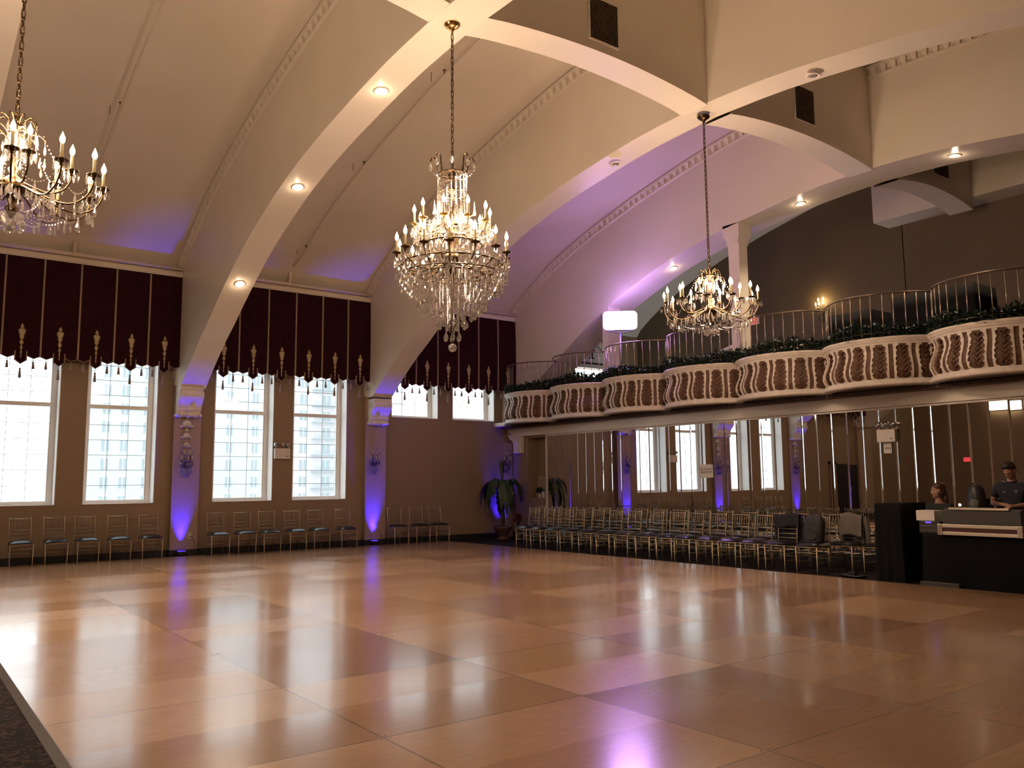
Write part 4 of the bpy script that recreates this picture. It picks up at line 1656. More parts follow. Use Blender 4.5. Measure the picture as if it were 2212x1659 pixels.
bv.build('bevelled_edges', 'mirror_bevel', mr, recalc=False)
fr = MB().box(-0.025, 17.59, Z0 - 0.02, 0.02, 17.625, Z1 + 0.03).box(-0.02, YEND, Z1, 0.02, 17.625, Z1 + 0.035).box(-0.015, YEND, Z0 - 0.03, 0.02, 17.625, Z0)
fr.build('frame', 'plaster_white', mr)
MB().box(0.008, YEND, Z0, 0.02, 17.6, Z1).build('backing', 'black_base', mr)

sg = thing('sign', 'white sign on the mirrors reading NO FOOD IN BALLROOM', 'sign', (14.325, 12.11, 1.56), -PI / 2)
MB().box(-0.185, -0.008, 0, 0.185, -0.001, 0.285).build('board', 'paper', sg)
text('NO FOOD IN\nBALLROOM', 0.060, (0, -0.0095, 0.15), (PI / 2, 0, 0), 'ink', sg)
MB().box(-0.175, -0.0095, 0.01, -0.155, -0.008, 0.028).box(0.155, -0.0095, 0.255, 0.175, -0.008, 0.275).build('tape', 'mixer_grey', sg)

# niche by the corner
MB_n = MB().box(14.37, 17.63, 1.05, 14.69, 18.44, 1.075)
struct('trim_%d' % tn, MB_n, 'wall_paint'); tn += 1
fp = thing('framed_notice', 'tilted framed sheet with printed lines standing in the niche', 'picture', (14.56, 18.10, 1.08), -PI / 2)
MB().box(-0.27, -0.012, 0, 0.27, 0.01, 0.58).build('frame', 'pilaster_paint', fp, rot=(-0.10, 0.06, 0))
m = MB()
for k in range(7):
    m.box(-0.21, -0.016, 0.14 + 0.045 * k, 0.21, -0.012, 0.15 + 0.045 * k)
m.build('printed_lines', 'wall_paint', fp, rot=(-0.10, 0.06, 0))
bq = thing('bouquet', 'small dark bouquet in a white vase inside the niche', 'flowers', (14.44, 18.06, 1.075))
MB().lathe([(0.03, 0), (0.04, 0.03), (0.03, 0.09), (0.035, 0.11)], (0, 0, 0), 12).build('vase', 'white_plastic', bq)
m = MB()
rnd = random.Random(8)
for k in range(60):
    a, e, rr = rnd.uniform(0, 2 * PI), rnd.uniform(0, PI / 2), rnd.uniform(0.06, 0.13)
    m.bead((rr * math.cos(a) * math.cos(e), rr * math.sin(a) * math.cos(e), 0.15 + rr * math.sin(e)), 0.028)
m.build('blooms', 'leaf_plastic', bq)
tag(bevel(MB().box(14.42, 17.84, 1.075, 14.54, 17.95, 1.24).build('card_box', 'white_cloth'), 0.004), 'small white box beside the bouquet in the niche', 'box')

# security camera and the bracket at the balcony corner
cc = thing('security_camera', 'round white security camera at the corner under the balcony', 'camera', (14.26, 19.10, 2.88))
MB().tube([(0.02, 0.04, 0), (-0.03, 0.0, 0.0)], [0.05, 0.045], 12).sphere((-0.045, -0.01, 0), 0.052, 14, 8).build('housing', 'white_plastic', cc)
MB().sphere((-0.082, -0.035, -0.012), 0.026, 12, 8).build('lens', 'black_plastic', cc)
bk = thing('balcony_bracket', 'white plaster bracket below the balcony corner', 'corbel', (14.30, 18.9, 2.30))
prof = [(-0.28, 0.48), (0.28, 0.48), (0.28, 0.40), (0.16, 0.38), (0.10, 0.30), (0.10, 0.0), (-0.26, 0.0), (-0.28, 0.1)]
bevel(MB().prism([(y_, z_) for y_, z_ in prof], 'x', -0.06, 0.055).build('bracket', 'plaster_white', bk), 0.015)
m = MB().tube([(-0.065, y_, z_) for y_, z_ in spiral(0.02, 0.34, 0.09, 2, 30, 1)], [0.014 - 0.006 * i / 30 for i in range(31)], 6)
m.build('volute', 'plaster_white', bk)

# ------------------------------------------------------------------ palm and flowers
pm = thing('potted_palm', 'artificial palm in a footed urn, backlit blue in the corner', 'plant', (13.56, 18.58, GZ))
MB().lathe([(0.16, 0), (0.17, 0.03), (0.11, 0.06), (0.12, 0.10), (0.19, 0.18), (0.25, 0.30), (0.27, 0.34), (0.25, 0.35), (0.22, 0.33)], (0, 0, 0), 20).build('urn', 'terracotta', pm)
MB().lathe([(0.21, 0.325), (0.02, 0.335)], (0, 0, 0), 12).build('soil', 'black_cloth', pm)
MB().tube(smooth_path([(0, 0, 0.33), (0.01, 0, 0.7), (-0.01, 0.01, 1.1), (0, 0, 1.50)], 6), [0.055 - 0.0012 * i for i in range(19)], 9).build('trunk', 'palm_trunk', pm)


def frond(ang, reach, rise, fall, wid, rnd):
    """feathery blade: an arched rib with a strip of leaf on either side, notched at the edge"""
    m = MB()
    n = 18
    c, s = math.cos(ang), math.sin(ang)
    pts = []
    for i in range(n + 1):
        t = i / n
        d = reach * (math.sin(min(1.0, t * 1.15) * PI / 2))
        z = 1.46 + rise * math.sin(PI * min(1, t * 1.5) * 0.62) - fall * t ** 2.2
        pts.append(Vector((c * d, s * d, z)))
    side = Vector((-s, c, 0))
    vs, fs = [], []
    for i, p in enumerate(pts):
        t = i / n
        w = wid * (math.sin(PI * min(1, t * 0.94 + 0.05)) ** 0.55)
        nt_ = w * (0.72 if i % 2 else 1.0)
        vs += [p + side * nt_ - Vector((0, 0, w * 0.45)), p, p - side * nt_ - Vector((0, 0, w * 0.45))]
    for i in range(n):
        for k in range(2):
            a = i * 3 + k
            fs.append((a, a + 1, a + 4, a + 3))
    m.add(vs, fs, 0, False)
    m.tube(pts, [0.010 - 0.0004 * i for i in range(n + 1)], 5)
    return m


rnd = random.Random(21)
for k in range(16):
    a = 2 * PI * k / 16 + rnd.uniform(-0.15, 0.15)
    frond(a, rnd.uniform(0.46, 0.63), rnd.uniform(0.10, 0.32), rnd.uniform(0.50, 0.95), rnd.uniform(0.10, 0.15), rnd).build('frond', 'palm_leaf', pm)
m = MB()
pts = [(0, 0, 1.45), (0.01, 0, 1.65), (0.02, 0, 1.85), (0.04, 0.0, 2.10)]
for sgn in (-1, 1):
    m.add([(sgn * 0.01, 0, 1.46), (sgn * 0.035, 0.02, 1.65), (sgn * 0.085, 0.03, 1.95), (sgn * 0.075, 0.03, 2.13), (0.01, 0, 2.10), (0, -0.01, 1.8), (0, 0, 1.46)], [(0, 1, 2, 3, 4, 5, 6)])
m.build('upright_frond', 'palm_leaf', pm)['label'] = 'stiff upright central frond'

fl = thing('flower_vase', 'dark red flowers in a slim floor vase behind the first chair', 'flowers', (13.95, 18.40, GZ))
MB().lathe([(0.07, 0), (0.08, 0.04), (0.05, 0.18), (0.035, 0.32), (0.05, 0.36)], (0, 0, 0), 14).build('vase', 'terracotta', fl)
m, m2 = MB(), MB()
for k in range(9):
    a = 2 * PI * k / 9
    p = (0.10 * math.cos(a) * (0.5 + 0.5 * (k % 2)), 0.10 * math.sin(a) * (0.5 + 0.5 * (k % 2)), 0.50 + 0.07 * (k % 3))
    m.sphere(p, 0.045, 8, 6)
    m2.tube([(0, 0, 0.34), p], 0.005, 5)
m.build('blooms', 'flower_red', fl)
m2.build('stems', 'leaf_plastic', fl)

# ------------------------------------------------------------------ balcony
BAYS = [18.80 - 1.98 * i for i in range(11)]       # valleys between the bulging fronts
XV, BUL = 14.08, 0.60


def outline(y0, y1, n=26, xv=XV, bul=BUL):
    """one bulging front in plan: an arc of a circle between two valleys"""
    h = abs(y1 - y0) / 2
    R = (h * h + bul * bul) / (2 * bul)
    th = math.asin(h / R)
    ym = (y0 + y1) / 2
    sg = -1 if y1 < y0 else 1
    pts = []
    for i in range(n + 1):
        a = th * (-1 + 2 * i / n)
        pts.append(Vector((xv - (R * math.cos(a) - (R - bul)), ym + sg * R * math.sin(a))))
    return pts


def normals(pts):
    out = []
    for i, p in enumerate(pts):
        a = pts[max(0, i - 1)]
        b = pts[min(len(pts) - 1, i + 1)]
        t = (b - a).normalized()
        nrm = Vector((t.y, -t.x))
        if nrm.x > 0:
            nrm = -nrm
        out.append(nrm)
    # soften the ends so neighbouring bays meet
    out[0] = (out[0] + Vector((-1, 0))).normalized()
    out[-1] = (out[-1] + Vector((-1, 0))).normalized()
    return out


def sweep(m, pts, prof, mi=0, smooth=True, closed=True):
    nr = normals(pts)
    q = len(prof)
    vs, fs = [], []
    for p, nn in zip(pts, nr):
        for (o_, z) in prof:
            vs.append((p.x + nn.x * o_, p.y + nn.y * o_, z))
    for i in range(len(pts) - 1):
        for k in range(q if closed else q - 1):
            k2 = (k + 1) % q
            fs.append((i * q + k, i * q + k2, (i + 1) * q + k2, (i + 1) * q + k))
    m.add(vs, fs, mi, smooth)


bal = thing('balcony', 'long white and brown plaster balcony of bulging fronts above the mirrors', 'balcony', (0, 0, 0))
sl = MB().box(14.28, -2.86, 2.775, 18.98, 19.29, 3.04)
sl.build('beam', 'rib_paint', bal)['label'] = 'plain cream beam under the fronts'
dm = MB().box(14.02, -2.86, 3.0, 14.30, 19.29, 3.06)
for k in range(300):
    yy = 19.2 - 0.0735 * k
    dm.box(14.005, yy - 0.024, 3.005, 14.02, yy + 0.024, 3.05)
dm.build('bead_moulding', 'dark_mould', bal)['label'] = 'dark beaded moulding'
MB().box(14.10, -2.86, 3.04, 18.98, 19.29, 3.10).build('deck', 'dark_mould', bal)
MB().box(13.80, 18.80, 3.06, 14.34, 19.29, 3.16).build('corner_ledge', 'plaster_white', bal)


MB().box(14.10, -2.86, 3.10, 14.28, -1.0, 3.90).build('end_panel', 'plaster_white', bal)


def body_prof(z):
    """outward swell of the balcony front, belly low and waist high"""
    return interp([(3.16, 0.02), (3.22, 0.075), (3.30, 0.105), (3.38, 0.10), (3.46, 0.07), (3.54, 0.035), (3.62, 0.012), (3.68, 0.012), (3.74, 0.035), (3.80, 0.05)], z)


rnd = random.Random(5)
for bi in range(len(BAYS) - 1):
    y0, y1 = BAYS[bi], BAYS[bi + 1]
    pts = outline(y0, y1)
    nr = normals(pts)
    m = MB()
    sof = [(p.x + 0.02, p.y) for p in pts]
    m.add([(x, y, 3.075) for x, y in sof] + [(14.3, y1, 3.075), (14.3, y0, 3.075)], [tuple(range(len(sof) + 2))])
    zs = [3.14 + 0.66 * k / 16 for k in range(17)]
    sweep(m, pts, [(body_prof(z), z) for z in zs], 0, True, False)
    panel = m
    fo = thing('front_section', '', '')
    for k_ in ('label', 'category'):
        del fo[k_]
    fo.parent = bal
    # fine resample for the white leaf strips
    fine = outline(y0, y1, 120)
    fnr = normals(fine)
    cum = [0]
    for a, b in zip(fine, fine[1:]):
        cum.append(cum[-1] + (b - a).length)
    L = cum[-1]

    def at(s):
        s = max(0.0, min(L, s))
        for i in range(len(cum) - 1):
            if s <= cum[i + 1]:
                t = (s - cum[i]) / (cum[i + 1] - cum[i])
                return fine[i].lerp(fine[i + 1], t), fnr[i].lerp(fnr[i + 1], t)
        return fine[-1], fnr[-1]
    st = MB()
    lf = MB()
    nrep = 7
    for k in range(nrep):
        c = L * (k + 0.5) / nrep
        half = L / nrep / 2
        for sg in (-1, 1):
            outer = c + sg * half * 0.80         # smooth edge, beside the narrow brown band
            vs, fs = [], []
            rows = 26
            for j in range(rows + 1):
                t = j / rows
                z = 3.16 + 0.615 * t
                wv = half * (0.10 + 0.055 * math.sin(2 * PI * t * 1.0 + 2.2) + (0.14 if t > 0.94 or t < 0.05 else 0)) + (0.020 if j % 4 == 1 else 0) + rnd.uniform(0, 0.010)
                inner = outer - sg * (wv + 0.012)
                for (s_, d_) in ((outer, -0.004), (outer, 0.014), (inner, 0.022), (inner, -0.004)):
                    p, nn = at(s_)
                    o_ = body_prof(z) + d_
                    vs.append((p.x + nn.x * o_, p.y + nn.y * o_, z))
            for j in range(rows):
                for q in range(4):
                    q2 = (q + 1) % 4
                    fs.append((j * 4 + q, j * 4 + q2, (j + 1) * 4 + q2, (j + 1) * 4 + q))
            st.add(vs, fs)
        # brown acanthus leaf relief in the wide band
        for j in range(7):
            z = 3.20 + 0.08 * j
            for sg in (-1, 1):
                p0, n0 = at(c)
                p1, n1 = at(c + sg * half * 0.42)
                o0, o1 = body_prof(z) + 0.016, body_prof(z + 0.07) + 0.006
                lf.tube([(p0.x + n0.x * o0, p0.y + n0.y * o0, z), ((p0.x + p1.x) / 2 + n0.x * (o1 + 0.008), (p0.y + p1.y) / 2 + n0.y * (o1 + 0.008), z + 0.05), (p1.x + n1.x * o1, p1.y + n1.y * o1, z + 0.065)], [0.013, 0.014, 0.004], 5)
    st.build('white_leaf_strips', 'plaster_white', fo)
    panel.merge(lf).build('front_panel', 'gallery_plaster', fo)
    m = MB()
    sweep(m, pts, [(-0.03, 3.06), (0.06, 3.06), (0.10, 3.075), (0.115, 3.10), (0.10, 3.13), (0.075, 3.14), (0.08, 3.165), (0.06, 3.18), (-0.03, 3.18)])
    m.build('base_moulding', 'plaster_white', fo)
    m = MB()
    sweep(m, pts, [(-0.06, 3.77), (0.05, 3.77), (0.06, 3.785), (0.055, 3.80), (0.075, 3.81), (0.09, 3.83), (0.09, 3.845), (0.105, 3.855), (0.115, 3.875), (0.10, 3.90), (-0.06, 3.90)])
    m.build('coping', 'plaster_white', fo)

# foliage in the planter behind the coping
rnd = random.Random(17)
fm = MB()
for bi in range(0, 8):
    y0, y1 = BAYS[bi], BAYS[bi + 1]
    pts = outline(y0, y1, 60)
    for k in range(2300):
        s = rnd.random()
        p = pts[min(60, int(s * 60))]
        d = rnd.uniform(-0.08, 0.22)
        zc = 3.88 + rnd.random() ** 1.2 * (0.22 + 0.05 * math.sin(9 * s + bi * 2))
        x, yy = p.x + d + rnd.uniform(-0.04, 0.03), p.y + rnd.uniform(-0.06, 0.06)
        a, e = rnd.uniform(0, 2 * PI), rnd.uniform(-0.5, 1.1)
        ln, w = rnd.uniform(0.06, 0.12), rnd.uniform(0.018, 0.034)
        dv = Vector((math.cos(a) * math.cos(e), math.sin(a) * math.cos(e), math.sin(e)))
        sd = dv.cross(Vector((0, 0, 1))).normalized() * w
        c = Vector((x, yy, zc))
        up = sd.cross(dv).normalized() * 0.008
        fm.add([c, c + dv * ln * 0.5 + sd + up, c + dv * ln, c + dv * ln * 0.5 - sd + up], [(0, 1, 2), (0, 2, 3)])
tag(fm.build('foliage', 'leaf_plastic', recalc=False), 'dark artificial greenery trailing along the balcony coping', 'greenery', kind='stuff')
pl = MB()
for bi in range(0, 8):
    pts = [Vector((p.x + 0.16, p.y)) for p in outline(BAYS[bi], BAYS[bi + 1], 20)]
    sweep(pl, pts, [(-0.08, 3.81), (0.08, 3.81), (0.08, 3.92), (-0.08, 3.92)], 0, False)
tag(pl.build('planter_trough', 'black_cloth'), 'dark planter trough holding the balcony greenery', 'planter')

# railing
rl = thing('balcony_railing', 'thin scalloped metal railing above the balcony greenery', 'railing', (0, 0, 0))
tr_ = MB()
br_ = MB()
bar0 = None
nb = 0
for bi in range(0, 8):
    pts = outline(BAYS[bi], BAYS[bi + 1], 28, 14.12, 0.68)
    tr_.tube([(p.x, p.y, 4.66) for p in pts], 0.014, 7)
    br_.tube([(p.x, p.y, 3.98) for p in pts], 0.010, 6)
    fine = outline(BAYS[bi], BAYS[bi + 1], 120, 14.12, 0.68)
    cum = [0]
    for a, b in zip(fine, fine[1:]):
        cum.append(cum[-1] + (b - a).length)
    nbar = 14
    for k in range(nbar):
        s = cum[-1] * (k + 0.5) / nbar
        i = max(j for j in range(len(cum)) if cum[j] <= s)
        p = fine[i]
        nb += 1
        if nb > 100:
            continue
        if bar0 is None:
            bar0 = MB().tube([(0, 0, 3.92), (0, 0, 4.66)], 0.0085, 6).build('baluster', 'rail_bar', rl)
            c = bar0
        else:
            c = bar0.copy()
            COL.objects.link(c)
            c.parent = rl
        c.location = (p.x, p.y, 0)
tr_.build('handrail', 'rail_bronze', rl)
br_.build('bottom_rail', 'rail_bronze', rl)
ex = MB()
fine = outline(BAYS[7], BAYS[8], 28, 14.12, 0.68)
for p in fine[1:-1:2]:
    ex.tube([(p.x, p.y, 3.92), (p.x, p.y, 4.66)], 0.0085, 6)
ex.build('far_balusters', 'rail_bar', rl)['kind'] = 'stuff'

# columns on the gallery
m = MB().box(14.42, 11.09, 3.10, 14.70, 11.37, 6.60)
m.box(14.36, 11.03, 6.72, 14.78, 11.45, 7.0).prism([(11.05, 6.72), (11.41, 6.72), (11.37, 6.58), (11.09, 6.58)], 'x', 14.38, 14.74)
m.box(14.40, 11.07, 6.54, 14.72, 11.39, 6.58).box(14.40, 11.07, 3.10, 14.72, 11.39, 3.30)
struct('column', m, 'rib_paint')
struct('column', MB().box(14.38, 15.13, 3.10, 14.80, 15.36, 5.95), 'rib_paint')

# ------------------------------------------------------------------ flood light on the balcony
fd = thing('flood_light', 'blazing purple white flood light on a black stand', 'flood light', (13.95, 14.28, 3.10))
MB().tube([(0, 0, 0.0), (0, 0, 1.95)], 0.03, 8).build('pole', 'black_plastic', fd)
m = MB()
for k in range(3):
    a = 2 * PI * k / 3 + 0.5
    m.tube([(0, 0, 0.45), (0.20 * math.cos(a), 0.20 * math.sin(a), 0.02)], 0.012, 6)
m.build('tripod_leg', 'black_plastic', fd)
hd_rot = Matrix.Rotation(math.radians(-128), 4, 'Z')        # faces into the hall
yk = MB().tube([(-0.30, 0, 2.18), (-0.30, 0, 1.98), (0.0, 0, 1.93), (0.30, 0, 1.98), (0.30, 0, 2.18)], 0.014, 6)
MB().merge(yk, Matrix.Rotation(math.radians(-40), 4, 'Z')).build('yoke', 'black_plastic', fd)


def rounded_rect(w, h, r, n=6):
    out = []
    for (cx, cz, a0) in ((w - r, h - r, 0), (-w + r, h - r, PI / 2), (-w + r, -h + r, PI), (w - r, -h + r, 1.5 * PI)):
        for k in range(n + 1):
            a = a0 + PI / 2 * k / n
            out.append((cx + r * math.cos(a), cz + r * math.sin(a)))
    return out


Mh = Matrix.Translation((0, 0, 2.20)) @ Matrix.Rotation(math.radians(-42), 4, 'Z') @ Matrix.Rotation(math.radians(-18), 4, 'X')
face = MB().prism(rounded_rect(0.40, 0.215, 0.10), 'y', -0.13, -0.0)  # made thick so the glowing sides also wash the rib behind in purple
house = MB().prism(rounded_rect(0.38, 0.20, 0.09), 'y', 0.001, 0.08)
o = MB().merge(house, Mh).build('lamp_housing', 'black_plastic', fd)
MB().merge(face, Mh).build('lamp_face', 'flood_face', fd)

# ------------------------------------------------------------------ things on the gallery
def cloth_box(m, x0, x1, y0, y1, z0, z1, seed, flare=0.05, amp=0.02):
    """a table shape under a cloth hanging in folds"""
    rnd = random.Random(seed)
    per = []
    n = 22
    for (ax, ay, bx, by) in ((x0, y0, x1, y0), (x1, y0, x1, y1), (x1, y1, x0, y1), (x0, y1, x0, y0)):
        for k in range(n):
            t = k / n
            per.append((ax + (bx - ax) * t, ay + (by - ay) * t))
    cx, cy = (x0 + x1) / 2, (y0 + y1) / 2
    rows = 8
    vs, fs = [], []
    K = len(per)
    ph = [rnd.uniform(0, 6) for _ in range(3)]
    for j in range(rows + 1):
        t = j / rows
        for i, (x, y) in enumerate(per):
            dx = (1 if x >= x1 - 1e-6 else (-1 if x <= x0 + 1e-6 else 0))
            dy = (1 if y >= y1 - 1e-6 else (-1 if y <= y0 + 1e-6 else 0))
            w = flare * t + amp * t * (math.sin(i * 0.9 + ph[0]) + 0.6 * math.sin(i * 0.43 + ph[1]))
            vs.append((x + dx * w, y + dy * w, z1 - (z1 - z0) * t))
    for j in range(rows):
        for i in range(K):
            i2 = (i + 1) % K
            fs.append((j * K + i, j * K + i2, (j + 1) * K + i2, (j + 1) * K + i))
    fs.append(tuple(range(K)))
    return m.add(vs, fs, 0, True)


def flat_top(o):
    return o


tag(cloth_box(MB(), 14.9, 15.7, 6.55, 8.05, 3.10, 4.86, 1).build('draped_table', 'black_cloth'), 'tallest dark draped stack behind the railing, left of the dark framed notice', 'draped table', group='dark draped tables on the balcony')
tag(cloth_box(MB(), 14.9, 15.6, 8.45, 9.35, 3.10, 4.72, 6).build('draped_table', 'black_cloth'), 'shorter dark draped stack behind the railing, nearer the lit sconce', 'draped table', group='dark draped tables on the balcony')
tag(cloth_box(MB(), 14.75, 15.4, 11.75, 13.0, 3.10, 4.33, 2).build('draped_table', 'navy_jacket'), 'dark draped table behind the railing, below the balcony chandelier', 'draped table', group='dark draped tables on the balcony')
tag(cloth_box(MB(), 14.75, 15.3, 15.45, 16.9, 3.10, 4.20, 3).build('draped_table', 'navy_jacket'), 'dark draped table behind the railing, in front of the arched pediment', 'draped table', group='dark draped tables on the balcony')
wt = cloth_box(MB(), 14.7, 15.2, 9.9, 10.6, 3.10, 4.22, 4).build('linen_table', 'white_cloth')
tag(wt, 'small table under white linen behind the railing', 'table')
cn = thing('folded_linen', 'white folded cloth heap on dark table by the arched pediment', 'linen', (15.0, 15.95, 4.20))
MB().lathe([(0.30, 0), (0.27, 0.07), (0.14, 0.13), (0.05, 0.18), (0.01, 0.19)], (0, 0, 0), 9, smooth=False).build('cloth_heap', 'white_cloth', cn)

# arched pediment over the far gallery door, with its lit strip
pe = thing('arched_pediment', 'white arched pediment with a cross shaped ornament beyond the balcony', 'pediment', (17.50, 19.28, 5.16))
arc = [(0.80 * math.cos(PI * k / 24), 0.80 * math.sin(PI * k / 24)) for k in range(25)]
MB().prism(arc, 'y', -0.06, 0.0).build('tympanum', 'window_white', pe)
rimm = MB().tube([(0.79 * math.cos(PI * k / 24), -0.05, 0.79 * math.sin(PI * k / 24)) for k in range(25)], 0.045, 6)
rimm.build('outer_arch', 'window_white', pe)
MB().tube([(0.62 * math.cos(PI * k / 24), -0.065, 0.60 * math.sin(PI * k / 24)) for k in range(25)] , 0.016, 5).box(-0.70, -0.08, -0.02, 0.70, -0.05, 0.02).build('inner_arch', 'mixer_grey', pe)
orn = MB().box(-0.04, -0.09, 0.15, 0.04, -0.06, 0.5).sphere((-0.10, -0.07, 0.40), (0.07, 0.02, 0.05), 8, 6).sphere((0.10, -0.07, 0.40), (0.07, 0.02, 0.05), 8, 6).sphere((0, -0.07, 0.49), (0.06, 0.02, 0.07), 8, 6).box(-0.10, -0.09, 0.14, 0.10, -0.06, 0.18)
orn.build('ornament', 'mixer_grey', pe)
MB().box(-0.9, -0.10, -0.16, 0.9, 0.0, -0.04).box(-0.85, -0.05, -2.02, -0.66, 0, -0.16).box(0.66, -0.05, -2.02, 0.85, 0, -0.16).build('lintel', 'window_white', pe)
MB().box(-0.66, -0.03, -0.42, 0.66, -0.01, -0.20).build('lit_strip', 'fluorescent', pe)['label'] = 'glowing white fanlight strip'


def exit_sign(loc, rz, label):
    r = thing('exit_sign', label, 'exit sign', loc, rz, 'red exit signs')
    bevel(MB().box(-0.17, -0.06, -0.10, 0.17, 0.0, 0.10).build('housing', 'white_plastic', r), 0.006)
    MB().box(-0.15, -0.066, -0.085, 0.15, -0.06, 0.085).build('face', 'red_exit', r)
    text('EXIT', 0.13, (0, -0.068, 0), (PI / 2, 0, 0), 'white_plastic', r)
    return r


exit_sign((19.58, 14.62, 5.98), -PI / 2, 'red EXIT sign on the dark gallery wall, behind the balcony chandelier')
exit_sign((-8.98, 17.6, 2.30), PI / 2, 'red EXIT sign visible only in the mirrored wall')
wl = thing('wall_light', 'bright oblong wall light reflected at the top of the mirrors above the man', 'wall light', (-9.0, 15.80, 4.32))
bevel(MB().box(0.0, -0.56, 0.0, 0.06, 0.56, 0.40).build('backbox', 'white_plastic', wl), 0.01)
MB().box(0.06, -0.53, 0.03, 0.14, 0.53, 0.37).build('diffuser', 'warm_diffuser', wl)
fn = thing('framed_poster', 'dark framed notice on the gallery wall at the far right', 'picture', (18.97, 6.35, 5.40), -PI / 2)
MB().box(-0.50, -0.03, -0.55, 0.50, 0.0, 0.42).build('frame', 'black_plastic', fn)
MB().box(-0.40, -0.036, -0.45, 0.40, -0.03, 0.32).build('sheet', 'paper', fn)
m = MB()
for k in range(9):
    m.box(-0.32, -0.040, 0.10 - 0.05 * k, 0.32 - 0.06 * (k % 3), -0.036, 0.115 - 0.05 * k)
m.build('printed_lines', 'ink', fn)
mm = MB()
for k, (x, w_) in enumerate(((-0.31, 0.05), (-0.24, 0.07), (-0.15, 0.06), (-0.07, 0.07), (0.02, 0.05), (0.09, 0.07), (0.18, 0.06), (0.26, 0.05))):
    mm.box(x, -0.040, 0.19, x + w_ * 0.35, -0.036, 0.26)
    mm.box(x, -0.040, 0.245, x + w_, -0.036, 0.26)
mm.build('heading', 'ink', fn)
# sloped handrail of the gallery stair behind the flood light
st = thing('stair_rail', 'pale sloping stair parapet on the gallery behind the flood light', 'stair parapet', (0, 0, 0))
MB().prism([(14.9, 3.10), (14.9, 4.45), (13.2, 4.85), (13.2, 3.10)], 'x', 17.0, 17.12).build('panel', 'pilaster_paint', st)
MB().prism([(14.9, 4.45), (14.9, 4.53), (13.2, 4.93), (13.2, 4.85)], 'x', 16.94, 17.18).build('cap', 'rib_paint', st)

# ------------------------------------------------------------------ the sound desk
sp = tag(cloth_box(MB(), 12.18, 12.92, 6.64, 7.05, GZ, 1.13, 9, 0.03, 0.010).build('draped_speaker_case', 'black_cloth'), 'tall case under black cloth at the left end of the sound desk', 'draped case')
dt = tag(cloth_box(MB(), 12.22, 13.0, 3.9, 6.35, GZ, 0.70, 12, 0.03, 0.015).build('draped_table', 'black_cloth'), 'long sound desk table under floor length black cloth', 'table')
rk = thing('equipment_rack', 'low black rack of gear carrying the white box', 'equipment', (12.28, 6.20, 0.70))
bevel(MB().box(-0.05, -0.10, 0.0, 0.40, 0.20, 0.185).build('case', 'black_plastic', rk), 0.01)
MB().box(-0.056, 0.02, 0.155, -0.05, 0.10, 0.175).build('blue_lamp', 'blue_led', rk)
MB().box(-0.055, -0.08, 0.03, -0.05, 0.18, 0.08).box(-0.055, -0.08, 0.09, -0.05, 0.18, 0.14).build('front_panel', 'mixer_grey', rk)
tag(bevel(MB().box(12.26, 6.18, 0.886, 12.50, 6.45, 1.035).build('card_box', 'white_plastic'), 0.004), 'small white carton on the black rack of the sound desk', 'box')
fc = thing('flight_case', 'flight case with silver edges holding the mixer on the sound desk', 'flight case', (12.17, 5.53, 0.70))
MB().box(0.0, -0.53, 0.0, 0.62, 0.53, 0.15).build('case_body', 'case_laminate', fc)
m = MB().box(-0.012, -0.545, 0.0, 0.02, 0.545, 0.045).box(-0.012, -0.545, 0.105, 0.02, 0.545, 0.15)
bevel(m.build('aluminium_edge', 'aluminium', fc), 0.003)
m = MB()
for s in (-1, 1):
    m.box(-0.016, s * 0.53 - 0.035, -0.004, 0.035, s * 0.53 + 0.035, 0.155)
bevel(m.build('corner_plate', 'silver_metal', fc), 0.006)
MB().prism([(0.06, 0.15), (0.06, 0.34), (0.14, 0.37), (0.55, 0.30), (0.55, 0.15)], 'y', -0.52, 0.52).build('mixer', 'mixer_grey', fc)
MB().box(0.05, -0.38, 0.355, 0.10, 0.42, 0.385).build('silver_bar', 'aluminium', fc)
m = MB()
for k in range(10):
    m.lathe([(0.012, 0), (0.010, 0.02)], (0.25 + 0.1 * (k % 2), -0.40 + 0.09 * k, 0.34), 8)
m.build('control_knob', 'silver_metal', fc)
gl_ = thing('desk_lamp', 'small gooseneck lamp glowing on the sound desk', 'lamp', (12.86, 6.16, 0.70))
MB().tube(smooth_path([(0, 0, 0), (0, 0, 0.25), (-0.06, -0.08, 0.42), (-0.20, -0.16, 0.42)], 6), 0.006, 6).lathe([(0.04, 0), (0.04, 0.012)], (0, 0, 0), 12).build('gooseneck', 'black_plastic', gl_)
MB().sphere((-0.215, -0.17, 0.41), 0.018, 10, 6).build('bulb', 'downlight_lit', gl_)
ms = thing('reflection_form', 'rounded black form standing in for a reflection between the woman and the man', 'speaker', (12.90, 5.86, 0.70))  # solid black form put in for a dark reflection in the mirrors
m = MB()
m.lathe([(0.12, 0.0), (0.125, 0.05), (0.125, 0.54), (0.11, 0.63), (0.07, 0.69), (0.02, 0.71)], (0, 0, 0), 18, sx=0.8)
m.build('form_body', 'black_plastic', ms)
MB().sphere((-0.09, 0.0, 0.42), (0.02, 0.08, 0.08), 14, 8).build('form_front', 'mixer_grey', ms)
